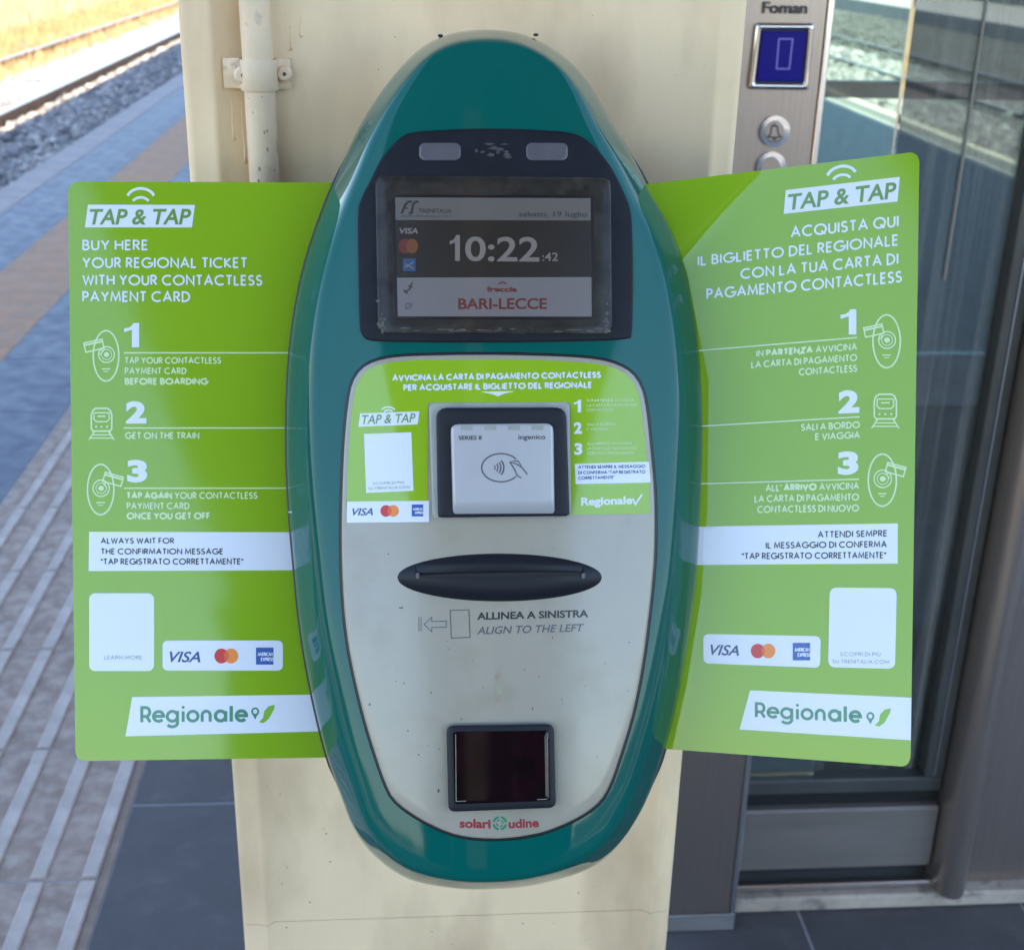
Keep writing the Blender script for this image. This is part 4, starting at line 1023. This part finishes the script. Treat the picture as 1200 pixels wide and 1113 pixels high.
# ---- contactless card reader
cr_ = root('card_reader', tuple(face(588, 550, PO)), 'silver contactless card reader in a black housing on the validator', 'card reader')
fr_o = [(502.5, 472), (667.5, 471), (669.5, 606), (507, 609)]
plate('reader_frame', resample(quadrect(fr_o, 5), 90), 'reader_frame', cr_, PO+0.0012, 0.002, bevel=2.5)
plate('housing', resample(quadrect([(511, 478), (663.5, 477.5), (667.5, 604.5), (513, 606.5)], [13, 13, 3, 3]), 110), 'black_plastic', cr_, PO+0.0062, 0.006, bevel=3.0)
# silver face whose lower end curves away
def rface(u, v, off=0.0):
    """u, v in 0..1 over the silver face"""
    tl, tr, br, bl = np.array([(528, 497), (648.5, 496), (650, 606.5), (531, 607)], float)
    p = (tl*(1-u)+tr*u)*(1-v)+(bl*(1-u)+br*u)*v
    drop = 0.0
    if v > 0.80: t = (v-0.80)/0.20; drop = 0.0055*t*t
    e = 0.0
    for d_ in (u*120, (1-u)*120):
        if d_ < 3: e += 0.0012*(1-d_/3)**2
    if v*110 < 3: e += 0.0012*(1-v*110/3)**2
    return face(p[0], p[1], PO+0.0095-drop-e+off)
us = np.concatenate([np.linspace(0, 0.04, 7), np.linspace(0.06, 0.94, 16), np.linspace(0.96, 1, 7)]); vs_ = np.concatenate([np.linspace(0, 0.05, 7), np.linspace(0.1, 0.78, 12), np.linspace(0.8, 1, 12)])
V = []; Fc = []
def corner(u, v):
    # round the top corners
    r = 0.075
    if v < r*1.1:
        q = r*1.1-v
        k = r-sqrt(max(0, r*r-(q/1.1)**2)); u = k+(1-2*k)*u
    return u, v
for u in us:
    for v in vs_: V.append(tuple(rface(*corner(u, v))))
nv = len(vs_)
for i_ in range(len(us)-1):
    for j in range(nv-1): a = i_*nv+j; Fc.append((a, a+1, a+nv+1, a+nv))
# skirt down to the housing
edge = [i_*nv for i_ in range(len(us))]+[(len(us)-1)*nv+j for j in range(1, nv)]+[i_*nv+nv-1 for i_ in range(len(us)-2, -1, -1)]+[j for j in range(nv-2, 0, -1)]
b_ = len(V)
for e in edge: V.append(tuple(np.array(V[e])-PN*0.0055))
for k in range(len(edge)): k2 = (k+1) % len(edge); Fc.append((edge[k], edge[k2], b_+k2, b_+k))
rf = build('reader_face', V, Fc, 'reader_silver', cr_, smooth=True, auto=50); fixn(rf)
def rsurf(px, py, off=0.0): return face(px, py, PO+0.0095+off)
for k in range(4):
    x = 547+k*27.6; i = Ink(rsurf, 0.00012); i.rect(x-7, 498.5, x+7, 504); i.build('indicator_light', 'reader_frame', cr_)
i = Ink(rsurf, 0.0001); i.font('SERIES 8', (537.5, 515.5), (564.5, 515.3), 5.2, bold=0.02); i.font('ingenico', (607.5, 514.8), (639, 514.6), 6.0, bold=0.012)
i.build('reader_lettering', 'ink_black', cr_)
i = Ink(rsurf, 0.0001)
n_ = 30
i.line([(587+22.5*cos(a), 548+16.5*sin(a)) for a in np.linspace(radians(38), radians(322), 34)], 1.7)
for k, (r, w) in enumerate(((4, 1.3), (7, 1.5), (10, 1.6), (13, 1.8))):
    i.line([(575.5+r*1.15*cos(a), 548+r*1.05*sin(a)) for a in np.linspace(radians(-38), radians(38), 10)], w)
i.line([(597, 541), (600, 545), (603, 550), (606, 557), (611, 560)], 1.5); i.line([(598, 541), (605, 543.5), (612, 548), (618, 556)], 1.5); i.line([(601, 540), (607, 540), (611, 546)], 1.3)
i.build('contactless_symbol', 'ink_grey', cr_)

# ---- ticket slot
def slot_surf(u, v):
    """u, v in the unit disc"""
    px, py = 585.5+u*120, 676.5+v*28
    r2 = u*u+v*v; n = 0.0052*(1-r2**2)
    vy = v*28+3.0                              # distance from the slot line in pixels
    half = 98
    if abs(u*120) < half and abs(vy) < 12:
        d = abs(vy)
        if vy < 0: n -= 0.0016*(1-d/12)
    return face(px, py-(0.0), PO+max(n, -0.010) if r2 < 1 else PO)
V = []; Fc = []; cols = 100; vv = np.concatenate([np.linspace(-1, -0.22, 14), [-0.205, -0.20, -0.19, -0.10, -0.02, -0.012, -0.005], np.linspace(0.02, 1, 20)])
us = np.concatenate([np.linspace(-1, -0.83, 12), [-0.82, -0.815, -0.81], np.linspace(-0.8, 0.8, 50), [0.81, 0.815, 0.82], np.linspace(0.83, 1, 12)])
for u in us:
    hgt = sqrt(max(0.0, 1-u*u))
    for v in vv:
        if abs(v) > 0.24:                       # outer rows follow the rim of the ellipse
            s = (abs(v)-0.24)/0.76; vy = (0.24+s*(max(hgt, 0.24)-0.24))*(1 if v > 0 else -1)
            if hgt < 0.24: vy = hgt*(1 if v > 0 else -1)
        else: vy = v if hgt > 0.24 else v/0.24*hgt
        V.append(tuple(slot_surf(u, vy)))
nv = len(vv)
for i_ in range(len(us)-1):
    for j in range(nv-1): a = i_*nv+j; Fc.append((a, a+1, a+nv+1, a+nv))
sl_ = build('ticket_slot', V, Fc, 'black_plastic', val, smooth=True, auto=35); fixn(sl_)
for px in (489.5, 683.5): plate('slot_end', rrect(px-2.3, 671, px+2.3, 678, 1), 'lens_grey', sl_, PO+0.0040, 0.002, bevel=0.5)
i = Ink(face, PO+0.0040)
sd = plate('slot_opening', np.array([(491, 673.6), (530, 671.8), (585, 670.6), (640, 669.8), (681, 670.4), (681, 673.4), (640, 675.6), (585, 677), (530, 677.4), (491, 676.6)]), 'slot_dark', sl_, PO+0.0056, 0.003, bevel=0.2)

# ---- print on the plate
i = Ink(face, PO+0.0001)
i.font('ALLINEA A SINISTRA', (559, 726.2), (689.5, 723), 9.2, bold=0.030)
i.build('italian_text', 'ink_black', gp)
i = Ink(face, PO+0.0001); i.font('ALIGN TO THE LEFT', (559, 743.2), (684.5, 739.6), 9.4, bold=0.012, shear=0.22); i.build('english_text', 'ink_grey', gp)
i = Ink(face, PO+0.0001)
i.line([(491, 722.5), (491, 739.5)], 0.9); i.line([(493.5, 722.5), (493.5, 739.5)], 0.9)
i.line([(497, 731.5), (506, 723), (506, 728), (523, 727.6), (523, 734.6), (506, 735), (506, 740)], 1.1, closed=True)
i.line([(527.5, 715), (549.5, 714.4), (551, 746.6), (529, 747.5)], 1.1, closed=True)
i.build('align_arrow', 'ink_grey', gp)
# maker's name at the foot of the plate
i = Ink(face, PO+0.0001); i.font('solari', (538.5, 969.6), (575, 970.3), 11.4, bold=0.035); i.font('udine', (596, 970.3), (631.5, 968.8), 11.4, bold=0.030); i.build('maker_name', 'ink_darkred', gp)
i = Ink(face, PO+0.0001)
for k in range(4):
    a0 = k*pi/2+pi/4
    i.line([(585.7+7.4*cos(a0+t), 964.2+7.2*sin(a0+t)) for t in np.linspace(-0.62, 0.62, 6)], 2.6)
    i.line([(585.7+3.8*cos(a0+t+0.3), 964.2+3.8*sin(a0+t+0.3)) for t in np.linspace(-0.5, 0.5, 4)], 1.6)
i.build('maker_logo', 'ink_regionale', gp)

# ---- barcode reader window
bw = plate('barcode_window', resample(quadrect([(523, 850), (649, 848), (651.5, 946), (525.5, 951)], 8), 100), 'black_plastic', val, PO+0.0042, 0.0042, bevel=5)
plate('window_glass', resample(quadrect([(530.5, 857), (643.5, 855.5), (645, 938), (532.5, 942)], 2), 70), 'window_black', bw, PO+0.0047, 0.0012, bevel=0.6)
i = Ink(face, PO+0.0049); i.line([(534, 860), (534.5, 938.6), (641, 936.2)], 0.6); i.line([(641.6, 860), (642.2, 935)], 0.5); i.build('window_line', 'ink_lightgrey', bw)

# ================================================================== THE TWO SIGNS
def make_surfL():
    def s(px, py, off=0.0):
        P = onplane(px, py, -0.0045+off)
        for _ in range(2):
            x = (P-PC)@PU+0.18; P = onplane(px, py, -0.0045+off-0.22*x*x+0.004*0)
        return P
    return s
surfL = make_surfL()
PHI = radians(20.0)
NR = PN*cos(PHI)-PU*sin(PHI); P0R = onplane(772, 545, -0.0045)
CA, CB = np.array([774.0, 338.0]), np.array([903.0, 188.0]); CD = (CB-CA)/np.linalg.norm(CB-CA); CN_ = np.array([CD[1], -CD[0]])   # towards the upper left
if CN_[0] > 0: CN_ = -CN_
PXM = 0.00052
def surfR(px, py, off=0.0):
    s = ((np.array([px, py])-CA)@CN_)
    w = 7.0; d = 0.5*(s+sqrt(s*s+w*w))*PXM
    xh = np.interp(py, [200, 340, 450, 600, 700, 800, 880], [640, 806, 829, 829, 822, 806, 788])
    s2 = xh-px; d2 = 0.5*(s2+sqrt(s2*s2+36.0))*PXM
    e = -0.34*d-0.30*d2
    q = ray(px, py); k = ((P0R+NR*(off-e)-CAM)@NR)/(q@NR); return CAM+q*k
def board(name, quad, rc, surf, m, parent, nu=46, nv=60, thick=0.0022):
    """a sheet with rounded corners that follows a surface; rc = corner radius in pixels for (left, right)"""
    q = np.array(quad, float); Wd = np.linalg.norm(q[1]-q[0]); Hd = np.linalg.norm(q[3]-q[0])
    rl, rr = rc
    def ucoords():
        a = [];
        if rl: a += list((1-np.cos(np.linspace(0, pi/2, 7)))*rl/Wd)
        else: a += [0]
        b_ = [1-x for x in ((1-np.cos(np.linspace(0, pi/2, 7)))*rr/Wd)][::-1] if rr else [1.0]
        return a+list(np.linspace(a[-1], b_[0], nu)[1:-1])+b_
    U = ucoords(); V = []; Fc = []
    def vlim(u):
        for r, d in ((rl, u*Wd), (rr, (1-u)*Wd)):
            if r and d < r: return (r-sqrt(max(0, r*r-(r-d)**2)))/Hd
        return 0.0
    for side, off in ((0, 0.0), (1, -thick)):
        for u in U:
            v0 = vlim(u)
            for j in range(nv+1):
                v = v0+(1-2*v0)*j/nv
                p = (q[0]*(1-u)+q[1]*u)*(1-v)+(q[3]*(1-u)+q[2]*u)*v
                V.append(tuple(surf(p[0], p[1], off)))
    n = len(U); S = n*(nv+1)
    for i_ in range(n-1):
        for j in range(nv):
            a = i_*(nv+1)+j; Fc.append((a, a+1, a+nv+2, a+nv+1)); Fc.append((S+a, S+a+nv+1, S+a+nv+2, S+a+1))
    nf = len(Fc)
    ed = [i_*(nv+1) for i_ in range(n)]+[(n-1)*(nv+1)+j for j in range(1, nv+1)]+[i_*(nv+1)+nv for i_ in range(n-2, -1, -1)]+[j for j in range(nv-1, 0, -1)]
    for k in range(len(ed)): a, b_ = ed[k], ed[(k+1) % len(ed)]; Fc.append((a, b_, S+b_, S+a))
    o = build(name, V, Fc, [m, 'sign_edge'], parent, smooth=True, auto=40)
    mi = [0]*nf+[1]*(len(Fc)-nf); o.data.polygons.foreach_set('material_index', mi)
    fixn(o)
    return o
def machine_icon(ink, cx, cy, rx, ry, side, tilt=0.0):
    """outline of the validator with a card being held to it"""
    ink.ring(cx, cy, rx, ry, 1.9, 34, rot=tilt)
    ink.ring(cx+0.5, cy-1.5, rx*.62, rx*.62, 1.5, 24); ink.ring(cx+0.5, cy-1.5, rx*.40, rx*.40, 1.0, 18); ink.ellipse(cx+0.5, cy-1.5, rx*.22, rx*.2, 10)
    ink.line([(cx-5, cy+ry*.52), (cx+5, cy+ry*.52)], 1.4); ink.line([(cx-3, cy+ry*.62), (cx+3, cy+ry*.62)], 1.0)
    s = side
    c0 = np.array([cx+s*rx*.95, cy-ry*.42]); ax = np.array([1, -0.28*(-s)*-1*(1 if s < 0 else -1)]); ax = np.array([1.0, -0.22 if s < 0 else 0.28]); ax /= np.linalg.norm(ax); ay = np.array([-ax[1], ax[0]])
    def Pq(a, b_): return tuple(c0+ax*a+ay*b_)
    ink.line([Pq(-11, -5), Pq(11, -5), Pq(11, 6), Pq(-11, 6)], 1.7, closed=True); ink.line([Pq(-11, -2.3), Pq(11, -2.3)], 2.2)
    ink.line([Pq(-s*6, 5), Pq(-s*9, 9), Pq(-s*4, 12)], 1.4)
def train_icon(ink, cx, cy, w, h):
    T = lambda a, b_: (cx+a*w, cy+b_*h)
    ink.line([T(-.5, .14), T(-.5, -.30), T(-.42, -.44), T(-.28, -.5), T(.28, -.5), T(.42, -.44), T(.5, -.30), T(.5, .14), T(.42, .22), T(-.42, .22)], 1.9, closed=True)
    ink.line([T(-.36, -.36), T(.36, -.36), T(.38, -.16), T(.26, -.08), T(-.26, -.08), T(-.38, -.16)], 1.5, closed=True); ink.line([T(-.2, -.25), T(.2, -.25)], 1.6)
    for a in (-.27, 0, .27): ink.ellipse(*T(a, .08), 1.3, 1.3, 8)
    ink.line([T(-.36, .24), T(-.62, .5)], 1.6); ink.line([T(.36, .24), T(.62, .5)], 1.6); ink.line([T(-.45, .34), T(.45, .34)], 1.4); ink.line([T(-.54, .44), T(.54, .44)], 1.4)
LO = 0.00012
def regionale(surf, parent, x0, y0, x1, y1, capl, capr, pin, leaf):
    i = Ink(surf, LO*2)
    # round geometric letters drawn as strokes
    L_ = np.array((x0, y0), float); R_ = np.array((x1, y1), float); tot = 8.62
    wt = 0.19
    def P(x, y, h=None):
        t = x/tot; b_ = L_+(R_-L_)*t; c = capl+(capr-capl)*t; return (b_[0], b_[1]-y*c)
    asp = (np.linalg.norm(R_-L_)/tot)/((capl+capr)/2)
    def st(pts, k=1.0):
        V, Q = ribbon([(a*asp, b_) for a, b_ in pts], wt*k); i.add([P(v[0]/asp, v[1]) for v in V], Q)
    def O_(cx, k=1.0, a0=0, a1=360): st([(cx+.41*cos(radians(a)), .36+.31*sin(radians(a))) for a in np.linspace(a0, a1, 22)], k)
    st([(.1, 0), (.1, .92), (.45, .92)]+[(.45+.28*cos(a), .64+.28*sin(a)) for a in np.linspace(pi/2, -pi/2, 9)]+[(.1, .36)]); st([(.5, .34), (.78, 0)])
    def e_(cx, k=1.0): st([(cx-.38, .37), (cx+.40, .37)]+[(cx+.41*cos(radians(a)), .36+.31*sin(radians(a))) for a in np.linspace(10, 318, 16)], k)
    e_(1.45); O_(2.55); st([(2.96, .70), (2.96, -.08)]+[(2.55+.41*cos(a), -.08+.22*sin(a)) for a in np.linspace(0, -2.7, 8)])
    st([(3.42, 0), (3.42, .67)]); i.add([P(3.42+.13*cos(a), .92+.1*sin(a)) for a in np.linspace(0, 2*pi, 9)[:-1]], [tuple(range(8))])
    O_(4.2); st([(4.95, 0), (4.95, .42)]+[(5.27+.32*cos(a), .40+.27*sin(a)) for a in np.linspace(pi, 0, 9)]+[(5.59, 0)])
    i.build('wordmark', 'ink_regionale', parent); i = Ink(surf, LO*2)
    O_(6.42, 1.12); st([(6.83, .67), (6.83, 0)], 1.12); st([(7.28, 0), (7.28, .98)], 1.12); e_(8.1, 1.12)
    i.build('wordmark', 'ink_regionale', parent)
    i = Ink(surf, LO*2); px, py = pin
    i.ring(px, py-1.5, 3.6, 3.9, 2.2, 16); i.poly([(px-3.4, py+1), (px+3.4, py+1), (px, py+8)]); i.build('pin_symbol', 'ink_regionale', parent)
    i = Ink(surf, LO*2); x0, y0, x1, y1 = leaf; w = x1-x0; h = y1-y0
    i.poly([(x1, y0), (x1-w*.05, y0+h*.25), (x0+w*.62, y0+h*.78), (x0+w*.30, y1), (x0+w*.02, y1-h*.05), (x0+w*.28, y0+h*.72), (x0+w*.35, y0+h*.35), (x0+w*.62, y0+h*.08)]); i.build('leaf_symbol', 'ink_leaf', parent)
    return

# left sign, English
sg = root('information_sign', tuple(surfL(230, 560)), 'green English instruction sign on the left of the validator, BUY HERE', 'sign')
bd = board('sign_board', [(79.5, 213), (396, 214), (400, 887), (88.5, 891.5)], (12, 0), surfL, 'sign_green', sg)
w = Ink(surfL, LO)
wq_ = Ink(surfL, LO); wq_.line([(165+16.5*cos(a), 234-13*sin(a)) for a in np.linspace(radians(160), radians(20), 14)], 3.3); wq_.line([(165+10*cos(a), 239-7.5*sin(a)) for a in np.linspace(radians(155), radians(25), 12)], 3.0); wq_.build('signal_symbol', 'ink_white', sg)
wq_ = Ink(surfL, LO); wq_.poly([(103, 240), (228.5, 240.3), (225, 266.6), (99.5, 266.6)]); wq_.build('logo_panel', 'ink_white', sg)
w.text('BUY HERE', (97.5, 293.6), (172.5, 293.6), 12.6, weight=.165)
w.text('YOUR REGIONAL TICKET', (97.5, 314.4), (289, 314.4), 12.8, weight=.165)
w.text('WITH YOUR CONTACTLESS', (97.5, 334.6), (306.5, 335), 12.8, weight=.165)
w.text('PAYMENT CARD', (97.5, 354), (222, 354.2), 12.8, weight=.165)
wq_ = Ink(surfL, LO); wq_.one(145.5, 407, 17.5, 28.5); wq_.build('step_number', 'ink_white', sg); wq_ = Ink(surfL, LO); wq_.font('2', (147.5, 496.3), (171.5, 496.3), 27.5, bold=0.05); wq_.build('step_number', 'ink_white', sg); wq_ = Ink(surfL, LO); wq_.font('3', (149, 565), (172.6, 565), 27.5, bold=0.05); wq_.build('step_number', 'ink_white', sg)
wq_ = Ink(surfL, LO); wq_.poly([(104.5, 623), (346, 623.6), (352, 668), (103.8, 669)]); wq_.build('message_panel', 'ink_white', sg)
wq_ = Ink(surfL, LO); wq_.poly(rrect(104.5, 695, 180.5, 786, 7)); wq_.build('blank_card', 'ink_white', sg)
wq_ = Ink(surfL, LO); wq_.poly(rrect(190.5, 750.3, 331.5, 785.5, 6)); wq_.build('payment_panel', 'ink_white', sg)
wq_ = Ink(surfL, LO); wq_.poly([(155, 816.5), (368, 813.6), (383, 856.5), (147, 862.5)]); wq_.build('brand_banner', 'ink_white', sg)
w.build('white_print', 'ink_white', sg)
p_ = Ink(surfL, LO)
for y in (413.5, 501.5, 572): p_.rect(145, y-0.8, 342, y+0.8)
p_.text('TAP YOUR CONTACTLESS', (146.8, 426.4), (258.5, 426.4), 8.0, weight=.19); p_.text('PAYMENT CARD', (146.8, 438.6), (218, 438.6), 8.0, weight=.19); p_.text('BEFORE BOARDING', (147, 451), (243, 451), 8.2, weight=.245)
p_.text('GET ON THE TRAIN', (147.3, 514.5), (233, 514.5), 8.2, weight=.19)
p_.text('TAP AGAIN YOUR CONTACTLESS', (149, 584.6), (301, 584.6), 8.2, weight=.19, bolds={0, 1}); p_.text('PAYMENT CARD', (149, 596.8), (221.5, 596.8), 8.2, weight=.19); p_.text('ONCE YOU GET OFF', (149.3, 608.6), (245.5, 608.6), 8.4, weight=.245)
machine_icon(p_, 124.3, 417, 15, 29.5, -1); train_icon(p_, 119, 497, 24, 37); machine_icon(p_, 118, 573.5, 15.5, 29.5, 1)
p_.build('pale_print', 'ink_pale', sg)
d_ = Ink(surfL, LO*2); d_.text('ALWAYS WAIT FOR', (118.6, 637), (203.5, 637), 7, weight=.18); d_.text('THE CONFIRMATION MESSAGE', (118.6, 649.6), (261, 649.6), 7.2, weight=.18); d_.text('"TAP REGISTRATO CORRETTAMENTE"', (118.6, 661.6), (284.5, 661.4), 7.4, weight=.18)
d_.build('dark_print', 'ink_black', sg)
d_ = Ink(surfL, LO*2); d_.font('TAP & TAP', (105, 263.4), (224, 263.2), 19.5, bold=0.022, shear=0.2); d_.build('logo_lettering', 'ink_green', sg)
d_ = Ink(surfL, LO*2); d_.text('LEARN MORE', (122.5, 772.5), (166, 772.5), 4.6, weight=.14); d_.build('small_print', 'ink_lightgrey', sg)
cardmarks(surfL, LO*2, sg, ((198.8, 775.6), (234.8, 775.8), 13.2), (259.6, 768.4, 270.8, 8.4), (300, 758.5, 320.5, 778.5))
regionale(surfL, sg, 164.7, 846, 290.5, 845, 18.6, 18.6, (299, 835), (303, 825.5, 322, 847))

# right sign, Italian; its outer edge stands forward and its inner upper corner is bent back
sg = root('information_sign', tuple(surfR(930, 560)), 'green Italian instruction sign on the right of the validator, ACQUISTA QUI', 'sign')
bd = board('sign_board', [(746, 217.5), (1077.5, 177.5), (1067, 898.5), (770, 876.5)], (0, 12), surfR, 'sign_green', sg, nu=90, nv=150)
def slr(y): return 0
w = Ink(surfR, LO)
wq_ = Ink(surfR, LO); wq_.line([(986+17.5*cos(a), 208.5-13.5*sin(a)-2.2*cos(a)) for a in np.linspace(radians(160), radians(20), 14)], 3.4); wq_.line([(986.5+11*cos(a), 213-8*sin(a)-1.3*cos(a)) for a in np.linspace(radians(155), radians(25), 12)], 3.1); wq_.build('signal_symbol', 'ink_white', sg)
wq_ = Ink(surfR, LO); wq_.poly([(920.8, 223), (1054.5, 207.5), (1051.7, 236.3), (918.4, 250.8)]); wq_.build('logo_panel', 'ink_white', sg)
w.text('ACQUISTA QUI', (927.6, 279), (1052, 266.2), 13.4, 14.0, weight=.165)
w.text('IL BIGLIETTO DEL REGIONALE', (818.5, 311.8), (1051.8, 288), 12.0, 13.6, weight=.165)
w.text('CON LA TUA CARTA DI', (868.6, 327.4), (1051.8, 310), 12.6, 13.8, weight=.165)
w.text('PAGAMENTO CONTACTLESS', (828.8, 351), (1056, 331.2), 12.8, 14.0, weight=.165)
wq_ = Ink(surfR, LO); wq_.one(985, 392, 18.5, 29.5); wq_.build('step_number', 'ink_white', sg); wq_ = Ink(surfR, LO); wq_.font('2', (982.6, 484.8), (1007, 483.6), 28.4, bold=0.05); wq_.build('step_number', 'ink_white', sg); wq_ = Ink(surfR, LO); wq_.font('3', (981.8, 556.4), (1006, 555.6), 28.6, bold=0.05); wq_.build('step_number', 'ink_white', sg)
wq_ = Ink(surfR, LO); wq_.poly([(817.5, 617), (1052, 613.2), (1052, 660.2), (816.4, 661.8)]); wq_.build('message_panel', 'ink_white', sg)
wq_ = Ink(surfR, LO); wq_.poly(quadrect([(824.2, 742.6), (961.8, 745.2), (961, 782.2), (824.3, 777)], 7)); wq_.build('payment_panel', 'ink_white', sg)
wq_ = Ink(surfR, LO); wq_.poly(quadrect([(972.4, 688.3), (1050.9, 689), (1048.9, 783.5), (970.4, 781.5)], 9)); wq_.build('blank_card', 'ink_white', sg)
wq_ = Ink(surfR, LO); wq_.poly([(879, 808.6), (1068.0, 817.2), (1067.3, 867), (866.6, 854.4)]); wq_.build('brand_banner', 'ink_white', sg)
w.build('white_print', 'ink_white', sg)
p_ = Ink(surfR, LO)
for a, b_ in (((818, 411), (1004.5, 395.6)), ((820, 499.4), (1007.5, 488.4)), ((820, 566.8), (1007, 561.4))): p_.line([a, b_], 1.6)
p_.text('IN PARTENZA AVVICINA', (887, 418.4), (1003.8, 410.4), 8.0, 8.6, weight=.19, bolds={1}); p_.text('LA CARTA DI PAGAMENTO', (881, 431.6), (1003.8, 423.2), 8.2, 8.6, weight=.19); p_.text('CONTACTLESS', (936.8, 440.2), (1003.8, 435.8), 8.4, 8.6, weight=.19)
p_.text('SALI A BORDO', (939.3, 505), (1007, 501.8), 8.4, weight=.19); p_.text('E VIAGGIA', (956, 516), (1007, 513.6), 8.4, weight=.19)
p_.text('ALL\' ARRIVO AVVICINA', (897.8, 576), (1006, 573.4), 8.6, weight=.19, bolds={1}); p_.text('LA CARTA DI PAGAMENTO', (884.8, 588.8), (1006, 586.6), 8.6, weight=.19); p_.text('CONTACTLESS DI NUOVO', (888, 601.2), (1006, 599.4), 8.6, weight=.19)
machine_icon(p_, 1039, 400, 16, 31, -1); train_icon(p_, 1037.5, 482, 26, 40); machine_icon(p_, 1034, 562.5, 16.5, 30.5, 1)
p_.build('pale_print', 'ink_pale', sg)
d_ = Ink(surfR, LO*2); d_.text('ATTENDI SEMPRE', (958.8, 630.2), (1039, 628.6), 7.8, weight=.18); d_.text('IL MESSAGGIO DI CONFERMA', (898, 642.8), (1038.6, 641.4), 7.8, weight=.18); d_.text('"TAP REGISTRATO CORRETTAMENTE"', (870, 655.4), (1037.8, 654.2), 7.8, weight=.18)
d_.build('dark_print', 'ink_black', sg)
d_ = Ink(surfR, LO*2); d_.font('TAP & TAP', (923.4, 246.6), (1050.5, 232.6), 19.8, 20.6, bold=0.022, shear=0.1); d_.build('logo_lettering', 'ink_green', sg)
d_ = Ink(surfR, LO*2); d_.text('SCOPRI DI PI\u00d9', (984.8, 768.6), (1031.4, 768.8), 4.8, weight=.14); d_.text('SU TRENITALIA.COM', (975.8, 777.2), (1042, 777.8), 4.8, weight=.14); d_.build('small_print', 'ink_lightgrey', sg)
cardmarks(surfR, LO*2, sg, ((832.6, 767.2), (866, 768.2), 13), (888, 762.6, 900.4, 8.2), (929, 753, 949.4, 773.5))
regionale(surfR, sg, 884.8, 839.8, 1010, 846.4, 17.2, 18.6, (1020, 840.5), (1024.5, 829.5, 1044, 851))

bpy.context.view_layer.update()
